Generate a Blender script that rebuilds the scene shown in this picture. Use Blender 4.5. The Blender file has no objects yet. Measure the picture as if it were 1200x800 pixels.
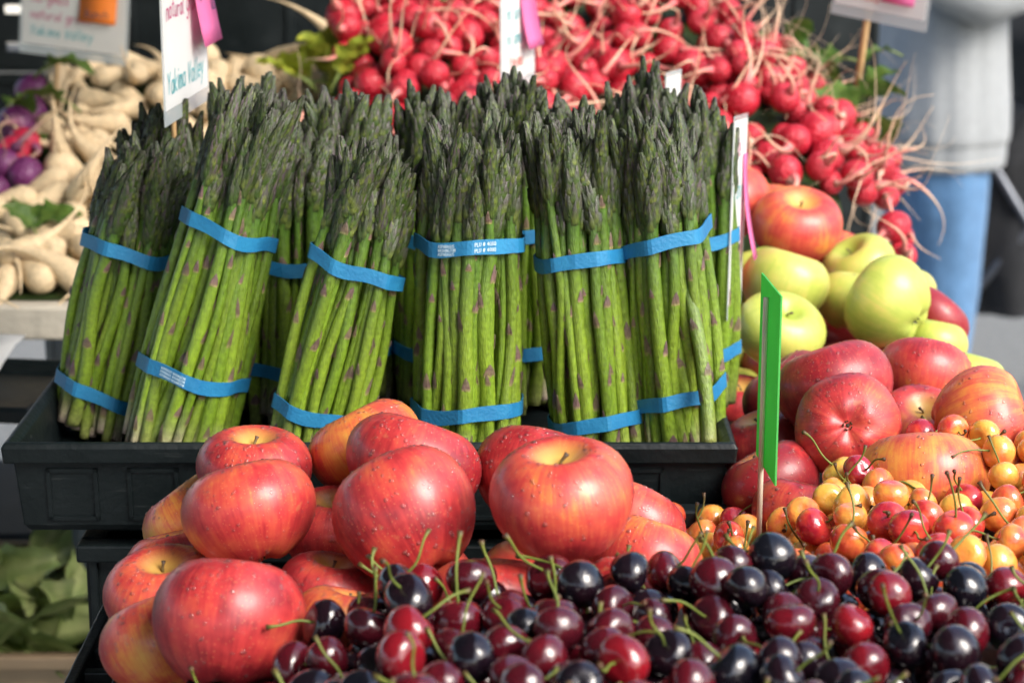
import bpy, math, random
import numpy as np
from mathutils import Vector, Matrix, Quaternion, noise as mnoise

random.seed(7); rng = np.random.default_rng(7)
SC = bpy.context.scene
COL = SC.collection
R = math.radians

# ------------------------------------------------------------------ camera
CAM = Vector((0, 0, 1.62)); PITCH = R(14.5); FPX = 2550.0
CP, SP = math.cos(PITCH), math.sin(PITCH)
FWD = Vector((0, CP, -SP)); UPV = Vector((0, SP, CP)); RGT = Vector((1, 0, 0))
cd = bpy.data.cameras.new('camera'); cam = bpy.data.objects.new('camera', cd); COL.objects.link(cam)
cam.location = CAM; cam.rotation_euler = (R(90) - PITCH, 0, 0)
cd.sensor_width = 36; cd.lens = 36 * FPX / 1200; cd.clip_start = 0.02; cd.clip_end = 500
cd.dof.use_dof = True; cd.dof.focus_distance = 1.47; cd.dof.aperture_fstop = 8.5
SC.camera = cam

def P(px, py, d):
    return CAM + d * (FWD + (px - 600) / FPX * RGT + (400 - py) / FPX * UPV)
def PZ(px, py, z):
    k = FWD + (px - 600) / FPX * RGT + (400 - py) / FPX * UPV
    return CAM + k * ((z - CAM.z) / k.z)
def PX(p):
    q = Vector(p) - CAM; d = q.dot(FWD)
    return 600 + FPX * q.x / d, 400 - FPX * q.dot(UPV) / d, d

# ------------------------------------------------------------------ light
SUN_FROM = Vector((0.66, -0.60, 0.80)).normalized()
w = bpy.data.worlds.new('World'); SC.world = w; w.use_nodes = True
nt = w.node_tree; bg = nt.nodes['Background']
sky = nt.nodes.new('ShaderNodeTexSky'); sky.sky_type = 'NISHITA'; sky.sun_disc = False
sky.sun_elevation = math.asin(SUN_FROM.z)
sky.sun_rotation = math.atan2(SUN_FROM.x, SUN_FROM.y)
sky.dust_density = 3.0; sky.air_density = 1.0; sky.ozone_density = 1.0
nt.links.new(sky.outputs[0], bg.inputs[0]); bg.inputs[1].default_value = 0.15
sl = bpy.data.lights.new('sun', 'SUN'); sl.energy = 1.9; sl.angle = R(32); sl.color = (1, 0.965, 0.91)
so = bpy.data.objects.new('sun', sl); COL.objects.link(so); so.location = (3, -2, 5)
so.rotation_euler = SUN_FROM.to_track_quat('Z', 'Y').to_euler()
SC.view_settings.view_transform = 'Standard'; SC.view_settings.look = 'None'
SC.view_settings.exposure = 1.2; SC.view_settings.gamma = 1
SC.render.engine = 'CYCLES'
SC.cycles.use_denoising = True
SC.cycles.max_bounces = 8

# ------------------------------------------------------------------ helpers
class MB:
    def __init__(s): s.v = []; s.f = []; s.c = []; s.m = []
    def add(s, vs, fs, col=None, mi=0):
        o = len(s.v); s.v += [tuple(p) for p in vs]; s.f += [tuple(i + o for i in f) for f in fs]
        if col is None: col = (1, 1, 1)
        s.c += (list(col) if isinstance(col, list) else [col] * len(vs)); s.m += [mi] * len(fs)
    def box(s, x0, x1, y0, y1, z0, z1, mi=0, col=None):
        s.add([(x0,y0,z0),(x1,y0,z0),(x1,y1,z0),(x0,y1,z0),(x0,y0,z1),(x1,y0,z1),(x1,y1,z1),(x0,y1,z1)],
              [(0,3,2,1),(4,5,6,7),(0,1,5,4),(1,2,6,5),(2,3,7,6),(3,0,4,7)], col, mi)
    def hexa(s, b, t, mi=0):   # 4 bottom points, 4 top points
        s.add(list(b) + list(t), [(0,3,2,1),(4,5,6,7),(0,1,5,4),(1,2,6,5),(2,3,7,6),(3,0,4,7)], None, mi)
    def tube(s, pts, rad, n=8, cols=None, mi=0, cap=True, flat=1.0):
        pts = [Vector(p) for p in pts]; k = len(pts)
        if not hasattr(rad, '__len__'): rad = [rad] * k
        t0 = (pts[1] - pts[0]).normalized(); a = t0.orthogonal().normalized(); vs = []; cc = []
        for i, p in enumerate(pts):
            t = (pts[min(i+1,k-1)] - pts[max(i-1,0)]).normalized()
            a = (a - t * a.dot(t)).normalized(); b = t.cross(a)
            for j in range(n):
                th = 2*math.pi*j/n
                vs.append(p + rad[i] * (math.cos(th)*a + flat*math.sin(th)*b)); cc.append(cols[i] if cols else (1,1,1))
        fs = [(i*n+j, i*n+(j+1)%n, (i+1)*n+(j+1)%n, (i+1)*n+j) for i in range(k-1) for j in range(n)]
        if cap: fs += [tuple(range(n))[::-1], tuple((k-1)*n+j for j in range(n))]
        s.add(vs, fs, cc, mi)
    def mesh(s, name, mats, smooth=True, colors=False):
        me = bpy.data.meshes.new(name); me.from_pydata(s.v, [], s.f)
        for m in (mats if isinstance(mats, (list, tuple)) else [mats]): me.materials.append(m)
        if any(s.m): me.polygons.foreach_set('material_index', s.m)
        me.polygons.foreach_set('use_smooth', [smooth] * len(s.f))
        if colors:
            at = me.color_attributes.new('Col', 'FLOAT_COLOR', 'POINT')
            at.data.foreach_set('color', np.column_stack([np.array(s.c, dtype=np.float32), np.ones(len(s.v), np.float32)]).astype(np.float32).ravel().tolist())
        me.update(); return me
    def obj(s, name, mats, parent=None, smooth=False, colors=False, bevel=0):
        return link(name, s.mesh(name, mats, smooth, colors), parent, bevel)

def link(name, me, parent=None, bevel=0):
    o = bpy.data.objects.new(name, me); COL.objects.link(o)
    if parent is not None: o.parent = parent
    if bevel:
        b = o.modifiers.new('b', 'BEVEL'); b.width = bevel; b.segments = 2; b.limit_method = 'ANGLE'; b.angle_limit = R(40)
    return o
def tag(o, label=None, cat=None, group=None, kind=None):
    if label: o['label'] = label
    if cat: o['category'] = cat
    if group: o['group'] = group
    if kind: o['kind'] = kind
    return o
def empty(name, loc=(0,0,0), rot=None):
    o = bpy.data.objects.new(name, None); COL.objects.link(o); o.location = loc; o.empty_display_size = .02
    if rot is not None: o.rotation_mode = 'QUATERNION'; o.rotation_quaternion = rot
    return o
def aim(axis, spin=0.0):
    q = Vector((0,0,1)).rotation_difference(Vector(axis).normalized())
    return q @ Quaternion((0,0,1), spin)
def camdir(r, u, t):   # right, up, towards the camera
    return (r * RGT + u * UPV - t * FWD).normalized()
def lerp(a, b, t): return tuple(x + (y - x) * t for x, y in zip(a, b))

# ------------------------------------------------------------------ materials
def newmat(name, base=(.5,.5,.5), rough=.5, spec=.5, coat=0, coat_rough=.05, **kw):
    m = bpy.data.materials.new(name); m.use_nodes = True; b = m.node_tree.nodes['Principled BSDF']
    b.inputs['Base Color'].default_value = (*base, 1); b.inputs['Roughness'].default_value = rough
    b.inputs['Specular IOR Level'].default_value = spec
    b.inputs['Coat Weight'].default_value = coat; b.inputs['Coat Roughness'].default_value = coat_rough
    for k, v in kw.items(): b.inputs[k.replace('_', ' ')].default_value = v
    return m, m.node_tree, b
class G:
    """small node-graph helper"""
    def __init__(s, nt): s.nt = nt
    def n(s, typ, ins=None, **props):
        nd = s.nt.nodes.new('ShaderNode' + typ)
        for k, v in props.items(): setattr(nd, k, v)
        for k, v in (ins or {}).items():
            sock = nd.inputs[k]
            if isinstance(v, bpy.types.NodeSocket): s.nt.links.new(v, sock)
            else: sock.default_value = v
        return nd
    def math(s, op, a, b=0.0, clamp=False): return s.n('Math', {0: a, 1: b}, operation=op, use_clamp=clamp).outputs[0]
    def mix(s, f, a, b, blend='MIX'):
        nd = s.n('Mix', {0: f}, data_type='RGBA', blend_type=blend)
        for i, v in ((6, a), (7, b)):
            if isinstance(v, bpy.types.NodeSocket): s.nt.links.new(v, nd.inputs[i])
            else: nd.inputs[i].default_value = (*v, 1)
        return nd.outputs[2]
    def ramp(s, f, stops):
        nd = s.n('ValToRGB', {0: f}); e = nd.color_ramp.elements
        while len(e) < len(stops): e.new(.5)
        for el, (p, c) in zip(e, stops): el.position = p; el.color = (*c, 1) if len(c) == 3 else c
        return nd.outputs[0]
    def rng(s, v, a, b, c, d): return s.n('MapRange', {0: v, 1: a, 2: b, 3: c, 4: d}).outputs[0]
    def noise(s, vec, scale, detail=2, w=None, rough=.5):
        ins = {'Vector': vec, 'Scale': scale, 'Detail': detail, 'Roughness': rough}
        if w is not None: ins['W'] = w
        return s.n('TexNoise', ins, noise_dimensions='4D' if w is not None else '3D').outputs['Fac']
    def vor(s, vec, scale, w=None):
        ins = {'Vector': vec, 'Scale': scale}
        if w is not None: ins['W'] = w
        return s.n('TexVoronoi', ins, voronoi_dimensions='4D' if w is not None else '3D')
    def bump(s, h, dist, strength=1.0): return s.n('Bump', {'Height': h, 'Distance': dist, 'Strength': strength}).outputs[0]

def drops(g, co, scale, keep, seed):
    """dome-shaped water beads of varied size, as a height"""
    off = g.n('VectorMath', {0: co, 1: (seed, seed*.7, seed*.3)}, operation='ADD').outputs[0]
    v = g.vor(off, scale)
    rnd = g.n('SeparateColor', {0: v.outputs['Color']})
    rad = g.rng(rnd.outputs[0], keep, 1, .10, .42)
    on = g.math('GREATER_THAN', rnd.outputs[0], keep)
    q = g.math('DIVIDE', v.outputs['Distance'], rad)
    h = g.math('SUBTRACT', 1.0, g.math('MULTIPLY', q, q), clamp=True)
    h = g.math('SQRT', h)
    return g.math('MULTIPLY', g.math('MULTIPLY', h, on), rad)

def apple_mat(name, stops, hollow, dots, wet=1.0):
    m, nt, b = newmat(name, rough=.42, spec=.5, coat=.22, coat_rough=.16)
    g = G(nt); tc = g.n('TexCoord').outputs['Object']; oi = g.n('ObjectInfo').outputs['Random']
    W = g.math('MULTIPLY', oi, 60.0)
    sep = g.n('SeparateXYZ', {0: tc}); x, y, z = sep.outputs
    rxy = g.math('SQRT', g.math('ADD', g.math('ADD', g.math('MULTIPLY', x, x), g.math('MULTIPLY', y, y)), .0005))
    nx = g.math('DIVIDE', x, rxy); ny = g.math('DIVIDE', y, rxy)
    sv = g.n('CombineXYZ', {0: g.math('MULTIPLY', nx, 7.0), 1: g.math('MULTIPLY', ny, 7.0), 2: g.math('MULTIPLY', z, 1.1)}).outputs[0]
    st = g.noise(sv, 1.0, 3, W)
    sv2 = g.n('CombineXYZ', {0: g.math('MULTIPLY', nx, 22.0), 1: g.math('MULTIPLY', ny, 22.0), 2: g.math('MULTIPLY', z, 2.2)}).outputs[0]
    st2 = g.noise(sv2, 1.0, 2, W)
    big = g.noise(tc, .95, 2, W)
    mott = g.noise(tc, 7.0, 4, W)
    bl = g.n('Attribute', attribute_type='OBJECT', attribute_name='blush').outputs['Fac']
    f = g.math('ADD', g.math('MULTIPLY', g.math('SUBTRACT', big, .5), 1.7), g.math('ADD', bl, .07))
    f = g.math('ADD', f, g.math('MULTIPLY', g.math('SUBTRACT', st, .5), .46))
    f = g.math('ADD', f, g.math('MULTIPLY', g.math('SUBTRACT', st2, .5), .50))
    f = g.math('ADD', f, g.math('MULTIPLY', g.math('SUBTRACT', mott, .5), .45))
    c = g.ramp(f, stops)
    hz = g.math('MULTIPLY', g.rng(rxy, .18, .46, 1, 0), g.math('GREATER_THAN', z, .2))
    c = g.mix(g.math('MULTIPLY', hz, .85), c, hollow)
    v = g.vor(tc, 19.0)
    d = g.rng(v.outputs['Distance'], .07, .15, .6, 0)
    c = g.mix(d, c, dots)
    c = g.mix(g.rng(g.noise(tc, 3.2, 5, g.math('ADD', W, 9.0)), .66, .72, 0, .30), c, lerp(dots, (.25,.14,.05), .6))
    nt.links.new(c, b.inputs['Base Color'])
    fine = g.noise(tc, 55.0, 2)
    hh = g.math('MULTIPLY', fine, .012)
    nt.links.new(g.bump(hh, .006, 1.0), b.inputs['Normal'])
    rr = g.rng(g.noise(tc, 2.4, 3, W), .3, .7, .36, .52)
    nt.links.new(rr, b.inputs['Roughness'])
    return m
M = {}
M['apple'] = apple_mat('apple_skin', [(0.0,(.66,.31,.055)),(.25,(.63,.20,.045)),(.46,(.55,.085,.045)),(.72,(.45,.034,.034)),(1,(.24,.012,.018))],
                       (.62,.40,.09), (.78,.42,.16))
M['green_apple'] = apple_mat('green_apple_skin', [(0,(.29,.37,.055)),(.45,(.40,.45,.075)),(.72,(.52,.48,.10)),(1,(.58,.36,.12))],
                       (.30,.38,.04), (.68,.70,.25), .35)
def simple(name, base, rough=.5, var=.0, scale=20, bump=0, bscale=60, **kw):
    m, nt, b = newmat(name, base, rough, **kw); g = G(nt); tc = g.n('TexCoord').outputs['Object']
    if var:
        n = g.noise(tc, scale, 5)
        c = g.mix(g.rng(n, .3, .7, 0, 1), tuple(v*(1-var) for v in base), tuple(min(1, v*(1+var)) for v in base))
        nt.links.new(c, b.inputs['Base Color'])
    if bump: nt.links.new(g.bump(g.noise(tc, bscale, 4), bump), b.inputs['Normal'])
    return m
def black_plastic():
    m, nt, b = newmat('black_plastic', (.022,.024,.026), .42, .32); g = G(nt); tc = g.n('TexCoord').outputs['Object']
    n = g.noise(tc, 9, 6, rough=.65); sc = g.noise(g.n('Mapping', {'Vector': tc, 'Scale': (6, 60, 90)}).outputs[0], 3, 3)
    c = g.ramp(n, [(.35,(.0025,.005,.0055)),(.58,(.005,.0085,.0095)),(.80,(.020,.026,.027))])
    c = g.mix(g.rng(sc, .66, .76, 0, .5), c, (.05,.056,.056))
    nt.links.new(c, b.inputs['Base Color']); nt.links.new(g.rng(n, .3, .75, .32, .6), b.inputs['Roughness'])
    nt.links.new(g.bump(g.noise(tc, 160, 3), .0006), b.inputs['Normal']); return m
M['black'] = black_plastic()
def colattr(name, rough, spec=.5, coat=0, var=.25, scale=90, bump=0.0, bscale=200, trans=0, coat_rough=.1):
    m, nt, b = newmat(name, rough=rough, spec=spec, coat=coat, coat_rough=coat_rough); g = G(nt)
    a = g.n('Attribute', attribute_name='Col').outputs['Color']; tc = g.n('TexCoord').outputs['Object']
    n = g.noise(tc, scale, 4); oi = g.n('ObjectInfo').outputs['Random']
    k = g.math('ADD', g.rng(n, .25, .75, 1-var, 1+var), g.math('MULTIPLY', g.math('SUBTRACT', oi, .5), var*.9))
    cc = g.n('CombineColor', {0: k, 1: k, 2: k}).outputs[0]
    nt.links.new(g.mix(1.0, a, cc, 'MULTIPLY'), b.inputs['Base Color'])
    if bump: nt.links.new(g.bump(g.noise(g.n('Mapping', {'Vector': tc, 'Scale': (1,1,.15)}).outputs[0], bscale, 3), bump), b.inputs['Normal'])
    if trans: b.inputs['Transmission Weight'].default_value = 0; b.inputs['Subsurface Weight'].default_value = trans; b.inputs['Subsurface Radius'].default_value = (.004,.004,.002); b.inputs['Subsurface Scale'].default_value = .5
    return m
M['spear'] = colattr('asparagus_skin', .38, .5, .12, .32, 70, .0012, 300)
M['root'] = colattr('root_fibre', .6, .3, 0, .2, 60)
M['stem'] = colattr('fruit_stem', .5, .4, 0, .25, 150)
M['leaf'] = colattr('leaf', .5, .4, 0, .3, 40, .002, 90)
def band_mat():
    m, nt, b = newmat('rubber_band', (.02,.22,.46), .45, .4); g = G(nt); tc = g.n('TexCoord').outputs['Object']
    n = g.noise(tc, 40, 4)
    nt.links.new(g.ramp(n, [(.3,(.012,.135,.30)),(.7,(.022,.20,.385))]), b.inputs['Base Color'])
    nt.links.new(g.bump(g.noise(tc, 420, 3), .0005), b.inputs['Normal']); return m
M['band'] = band_mat()
M['print'] = newmat('band_print', (.55,.72,.80), .6)[0]
M['card'] = simple('card_paper', (.80,.80,.77), .6, .04, 14)
M['sleeve'] = newmat('plastic_sleeve', (.55,.60,.60), .2, .6, Alpha=.55)[0]
M['wood'] = simple('bamboo', (.52,.33,.15), .6, .25, 30)
M['pale_wood'] = simple('white_stick', (.68,.58,.44), .6, .15, 30)
for nme, c in dict(pink_note=(.83,.21,.46), orange_note=(.90,.26,.03), yellow_note=(.75,.65,.05), green_card=(.14,.64,.17),
                   ink_pink=(.55,.09,.22), ink_purple=(.10,.06,.30), ink_teal=(.09,.42,.45), ink_dark=(.04,.05,.12), ink_red=(.68,.12,.08)).items():
    M[nme] = simple(nme, c, .6, .05, 20)
def cherry_mat(name, stops, extra):
    m, nt, b = newmat(name, rough=.16, spec=.5, coat=.5, coat_rough=.04); g = G(nt); tc = g.n('TexCoord').outputs['Object']
    W = g.math('MULTIPLY', g.n('ObjectInfo').outputs['Random'], 50.0)
    t = g.n('Attribute', attribute_type='OBJECT', attribute_name='tone').outputs['Fac']
    f = g.math('ADD', t, g.math('MULTIPLY', g.math('SUBTRACT', g.noise(tc, .9, 2, W), .5), extra))
    f = g.math('ADD', f, g.math('MULTIPLY', g.math('SUBTRACT', g.noise(tc, 9, 3, W), .5), .18))
    nt.links.new(g.ramp(f, stops), b.inputs['Base Color'])
    nt.links.new(g.bump(g.noise(tc, 3.0, 2, W), .0006), b.inputs['Normal'])
    nt.links.new(g.math('ADD', g.rng(g.noise(tc, 4, 3, W), .35, .7, .05, .18), g.math('MULTIPLY', g.n('ObjectInfo').outputs['Random'], .14)), b.inputs['Roughness'])
    return m
M['cherry'] = cherry_mat('dark_cherry_skin', [(0,(.004,.004,.007)),(.3,(.014,.003,.006)),(.6,(.075,.004,.009)),(1,(.26,.008,.014))], .5)
M['rainier'] = cherry_mat('blush_cherry_skin', [(0,(.76,.42,.07)),(.28,(.74,.30,.055)),(.52,(.68,.15,.045)),(.78,(.55,.045,.035)),(1,(.34,.015,.03))], 1.5)
def radish_mat(name, a, b_):
    m, nt, b = newmat(name, rough=.34, spec=.45, coat=.15, coat_rough=.15); g = G(nt); tc = g.n('TexCoord').outputs['Object']
    W = g.math('MULTIPLY', g.n('ObjectInfo').outputs['Random'], 50.0)
    c = g.mix(g.rng(g.noise(tc, 1.6, 4, W), .3, .7, 0, 1), a, b_)
    z = g.n('SeparateXYZ', {0: tc}).outputs[2]
    c = g.mix(g.rng(z, .95, 1.25, 0, .8), c, (.75,.45,.42))
    nt.links.new(c, b.inputs['Base Color']); nt.links.new(g.bump(g.noise(tc, 5, 3, W), .004), b.inputs['Normal']); return m
M['radish'] = radish_mat('radish_skin', (.36,.006,.016), (.52,.018,.040))
M['purple_radish'] = radish_mat('purple_radish_skin', (.10,.012,.075), (.18,.028,.14))
M['crimson_radish'] = radish_mat('crimson_radish_skin', (.36,.008,.03), (.50,.015,.06))
M['turnip'] = simple('turnip_skin', (.70,.54,.33), .5, .18, 2.2, .003, 6)

def translucent(m, f):
    nt = m.node_tree; b = nt.nodes['Principled BSDF']; out = nt.nodes['Material Output']; t = nt.nodes.new('ShaderNodeBsdfTranslucent'); mx = nt.nodes.new('ShaderNodeMixShader')
    src = b.inputs['Base Color'].links
    if src: nt.links.new(src[0].from_socket, t.inputs[0])
    else: t.inputs[0].default_value = b.inputs['Base Color'].default_value
    mx.inputs[0].default_value = f; nt.links.new(b.outputs[0], mx.inputs[1]); nt.links.new(t.outputs[0], mx.inputs[2]); nt.links.new(mx.outputs[0], out.inputs[0])
for a_, f_ in (('leaf',.3),('card',.35),('pink_note',.4),('orange_note',.3),('green_card',.5)): translucent(M[a_], f_)
# ------------------------------------------------------------------ setting: ground and building behind
def ground():
    m, nt, b = newmat('asphalt', rough=.9, spec=.2); g = G(nt); tc = g.n('TexCoord').outputs['Object']
    n1 = g.noise(tc, .8, 5); n2 = g.noise(tc, 45, 4, rough=.7); v = g.vor(tc, 70)
    c = g.ramp(n2, [(.3,(.12,.125,.12)),(.55,(.18,.185,.178)),(.75,(.28,.28,.26))])
    c = g.mix(g.rng(n1, .35, .65, .0, .35), c, (.15,.155,.15))
    c = g.mix(g.rng(v.outputs['Distance'], .0, .28, .35, 0), c, (.42,.41,.37))
    nt.links.new(c, b.inputs['Base Color']); nt.links.new(g.bump(n2, .01), b.inputs['Normal'])
    k = MB(); k.add([(-150,-150,0),(150,-150,0),(150,150,0),(-150,150,0)], [(0,1,2,3)])
    tag(k.obj('ground', m), kind='structure')
ground()
M['cream'] = simple('cream_render', (.78,.74,.64), .85, .06, 1.5, .004, 25)
M['white_paint'] = simple('white_paint', (.8,.8,.78), .5, .04, 3)
M['roof_tile'] = simple('roof_felt', (.12,.11,.11), .9, .2, 4)
M['glass'] = newmat('window_glass', (.03,.04,.05), .05, .6)[0]
def building():
    r = empty('shop_building', (0, 13.0, 0)); k = MB()
    k.box(-7, 8, 0, 5, 0, 4.0); k.obj('wall', M['cream'], r)
    k = MB(); k.box(-7.2, 8.2, -.25, 5.2, 4.0, 4.25); k.obj('roof', M['roof_tile'], r)
    for x in (-5.2, -1.6, 5.6):
        k = MB()
        for a in ((x-.66,x+.66,-.04,.02,1.75,1.82),(x-.66,x+.66,-.04,.02,3.06,3.13),(x-.66,x-.59,-.04,.02,1.82,3.06),(x+.59,x+.66,-.04,.02,1.82,3.06),(x-.02,x+.02,-.03,.02,1.82,3.06)): k.box(*a)
        f = k.obj('window', M['white_paint'], r)
        k = MB(); k.box(x-.59, x+.59, -.012, -.004, 1.82, 3.06); k.obj('pane', M['glass'], f)
    tag(r, 'long cream rendered building standing beyond the market stalls', 'building')
building()

# ------------------------------------------------------------------ market canopy (shades the left of the stall)
def canopy():
    m, nt, b = newmat('canopy_cloth', (.16,.20,.19), .8, .2)
    pole = newmat('pole_metal', (.55,.56,.57), .35, .5, Metallic=.9)[0]
    x0, x1, y0, y1 = -3.2, 0.10, -1.5, 3.62
    r = empty('market_canopy', ((x0+x1)/2, (y0+y1)/2, 0)); o = Vector(r.location)
    k = MB(); e = 2.25; cx, cy, ap = 0, 0, 3.0; hx, hy = (x1-x0)/2, (y1-y0)/2
    a = [(-hx,-hy,e),(hx,-hy,e),(hx,hy,e),(-hx,hy,e)]; lo = [(p[0]*1.002,p[1]*1.002,e-.22) for p in a]
    k.add(a + [(0,0,ap)] + lo, [(0,1,4),(1,2,4),(2,3,4),(3,0,4),(5,6,1,0),(6,7,2,1),(7,8,3,2),(8,5,0,3)])
    k.obj('canopy_cloth', m, r)
    for sx in (-1, 1):
        for sy in (-1, 1):
            k = MB(); k.tube([(sx*(hx-.03), sy*(hy-.03), 0), (sx*(hx-.03), sy*(hy-.03), e)], .018, 8); k.obj('pole', pole, r, True)
    tag(r, 'dark green-grey market canopy on four metal poles over the stall', 'canopy')
canopy()

# ------------------------------------------------------------------ stands, tables and crates
M['table'] = simple('weathered_board', (.50,.46,.38), .8, .25, 6, .003, 40)
M['tabletop'] = simple('table_laminate', (.30,.29,.27), .6, .1, 5)
M['steel'] = newmat('table_steel', (.35,.36,.37), .4, .5, Metallic=.8)[0]
def table(x0, x1, y0, y1, z, name, label, top_mat, th=.035, planks=1):
    r = empty(name, ((x0+x1)/2, (y0+y1)/2, 0)); ox, oy = (x0+x1)/2, (y0+y1)/2
    for i in range(planks):
        a = y0 + (y1-y0)*i/planks; b = y0 + (y1-y0)*(i+1)/planks - .004
        k = MB(); k.box(x0-ox, x1-ox, a-oy, b-oy, z-th, z); k.obj('plank' if planks > 1 else 'table_top', top_mat, r, bevel=.003)
    for sx in (x0+.06, x1-.06):
        for sy in (y0+.06, y1-.06):
            k = MB(); k.tube([(sx-ox, sy-oy, 0), (sx-ox, sy-oy, z-th)], .016, 8); k.obj('leg', M['steel'], r, True)
    return tag(r, label, 'table')
table(-.36, .62, .80, 2.24, .72, 'folding_table', 'folding table under the stacked black crates and fruit boxes', M['tabletop'])
table(-1.45, .40, 2.22, 3.02, 1.083, 'plank_table', 'weathered plank table under the turnips and radishes', M['table'], .036, 4)

def crate(name, x0, x1, y0, y1, z0, z1, label, slots=False, th=.006, rim=.014, cat='crate', group=None, mat=None, floor=True, slot_walls=('front','back','left','right'), open_back=False):
    """plastic crate: floor, four walls with ribs (or rows of open slots) and a rim; each wall a part"""
    mat = mat or M['black']; r = empty(name, ((x0+x1)/2, (y0+y1)/2, z0)); W, D, H = x1-x0, y1-y0, z1-z0
    if floor: k = MB(); k.box(-W/2, W/2, -D/2, D/2, 0, th); k.obj('floor', mat, r)
    def wall(nm, L, place):
        k = MB()
        def bx(a, b, c, d, t0=0, t1=th):   # along a..b, height c..d, depth t0..t1
            vs = [place(u, t, h) for h in (c, d) for (u, t) in ((a,t0),(b,t0),(b,t1),(a,t1))]; k.hexa(vs[:4], vs[4:])
        if slots and nm in slot_walls:
            nz = max(2, int((H-.05)/.046)); nx = max(3, int((L-.04)/.048)); zs = (H-.03)/nz; xs = (L-.03)/nx; zb = th
            bx(-L/2, L/2, th, .03)
            for i in range(nz):
                zb = .03 + i*zs
                for j in range(nx+1):
                    u = -L/2 + .015 + j*xs; bx(max(-L/2, u-(xs-.028)/2), min(L/2, u+(xs-.028)/2), zb, zb+.012)
                bx(-L/2, L/2, zb+.012, zb+zs)
        else:
            bx(-L/2, L/2, th, H-rim)
            n = max(2, int(L/.11))
            for j in range(n+1):
                u = -L/2 + L*j/n; bx(max(-L/2,u-.006), min(L/2,u+.006), th, H-rim, -.005, .001)
            bx(-L/2, L/2, H*.46, H*.46+.010, -.004, .001); bx(-L/2, L/2, th, th+.012, -.005, .001)
        k.obj('wall', mat, r, bevel=.0012)
    wall('front', W, lambda u,t,h: (u, -D/2+t, h)); open_back or wall('back', W-2*th-.001, lambda u,t,h: (-u, D/2-t, h))
    wall('left', D-2*th-.001, lambda u,t,h: (-W/2+t, -u, h)); wall('right', D-2*th-.001, lambda u,t,h: (W/2-t, u, h))
    k = MB(); e = .009
    k.box(-W/2-e, W/2+e, -D/2-e, -D/2+th+.003, H-rim, H); k.box(-W/2-e, W/2+e, D/2-th-.003, D/2+e, H-rim, H)
    k.box(-W/2-e, -W/2+th+.003, -D/2+th+.003, D/2-th-.003, H-rim, H); k.box(W/2-th-.003, W/2+e, -D/2+th+.003, D/2-th-.003, H-rim, H)
    k.obj('rim', mat, r, bevel=.002)
    return tag(r, label, cat, group)
# stack under the asparagus tray
crate('plastic_crate', -.312, .15, 1.55, 1.80, .722, .885, 'lower black plastic crate of the stack under the asparagus tray')
crate('plastic_crate', -.318, .15, 1.548, 1.80, .887, 1.064, 'upper black plastic crate directly under the asparagus tray')
# supports under the fruit
crate('plastic_crate', -.262, .08, 1.185, 1.49, .722, .928, 'black plastic crate under the crate of large red apples')
crate('plastic_crate', -.17, .46, .86, 1.165, .722, 1.055, 'black plastic crate under the box of dark cherries')
crate('plastic_crate', .19, .39, 1.53, 2.14, .722, 1.035, 'black plastic crate under the box of mixed apples')
crate('cherry_box', -.175, .47, .85, 1.170, 1.057, 1.128, 'shallow black box filled with dark cherries')
crate('cherry_box', .10, .47, 1.180, 1.500, 1.040, 1.108, 'shallow black box filled with yellow and red blushed cherries')
crate('plastic_crate', .29, .47, 1.185, 1.495, .722, 1.038, 'black plastic crate under the box of blushed cherries')
crate('apple_box', .185, .398, 1.508, 2.16, 1.037, 1.085, 'shallow black box holding red, green and yellow apples')

# front apple crate with ladder-like vented rim
def vented_crate():
    x0, x1, y0, y1, z0, z1 = -.270, .088, 1.178, 1.500, .930, 1.036
    r = empty('vented_crate', ((x0+x1)/2, (y0+y1)/2, z0)); ox, oy = r.location.x, r.location.y
    k = MB(); k.box(x0-ox, x1-ox, y0-oy, y1-oy, 0, .008); k.obj('floor', M['black'], r)
    H = z1 - z0
    for (a, b, c, d) in ((x0,x0+.006,y0,y1),(x1-.006,x1,y0,y1),(x0+.007,x1-.007,y0,y0+.006),(x0+.007,x1-.007,y1-.006,y1)):
        k = MB(); k.box(a-ox, b-ox, c-oy, d-oy, .008, H-.012); k.obj('wall', M['black'], r)
    k = MB(); X0 = x0-ox; Y0, Y1 = y0-oy, y1-oy    # left rim: two rails and rungs
    k.box(X0-.030, X0-.022, Y0, Y1, H-.014, H); k.box(X0+.002, X0+.010, Y0, Y1, H-.014, H)
    n = 8
    for i in range(n+1):
        y = Y0 + (Y1-Y0-.009)*i/n; k.box(X0-.0215, X0+.0015, y, y+.009, H-.012, H-.003)
    k.box(X0-.028, X0-.024, Y0, Y1, H-.06, H-.0145)
    k.obj('rim', M['black'], r, bevel=.0015)
    k = MB(); X1 = x1-ox; k.box(X1-.008, X1+.008, Y0, Y1, H-.0115, H); k.obj('rim', M['black'], r, bevel=.0015)
    tag(r, 'black vented crate with a ladder-like rim holding large red apples', 'crate')
vented_crate()

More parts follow.
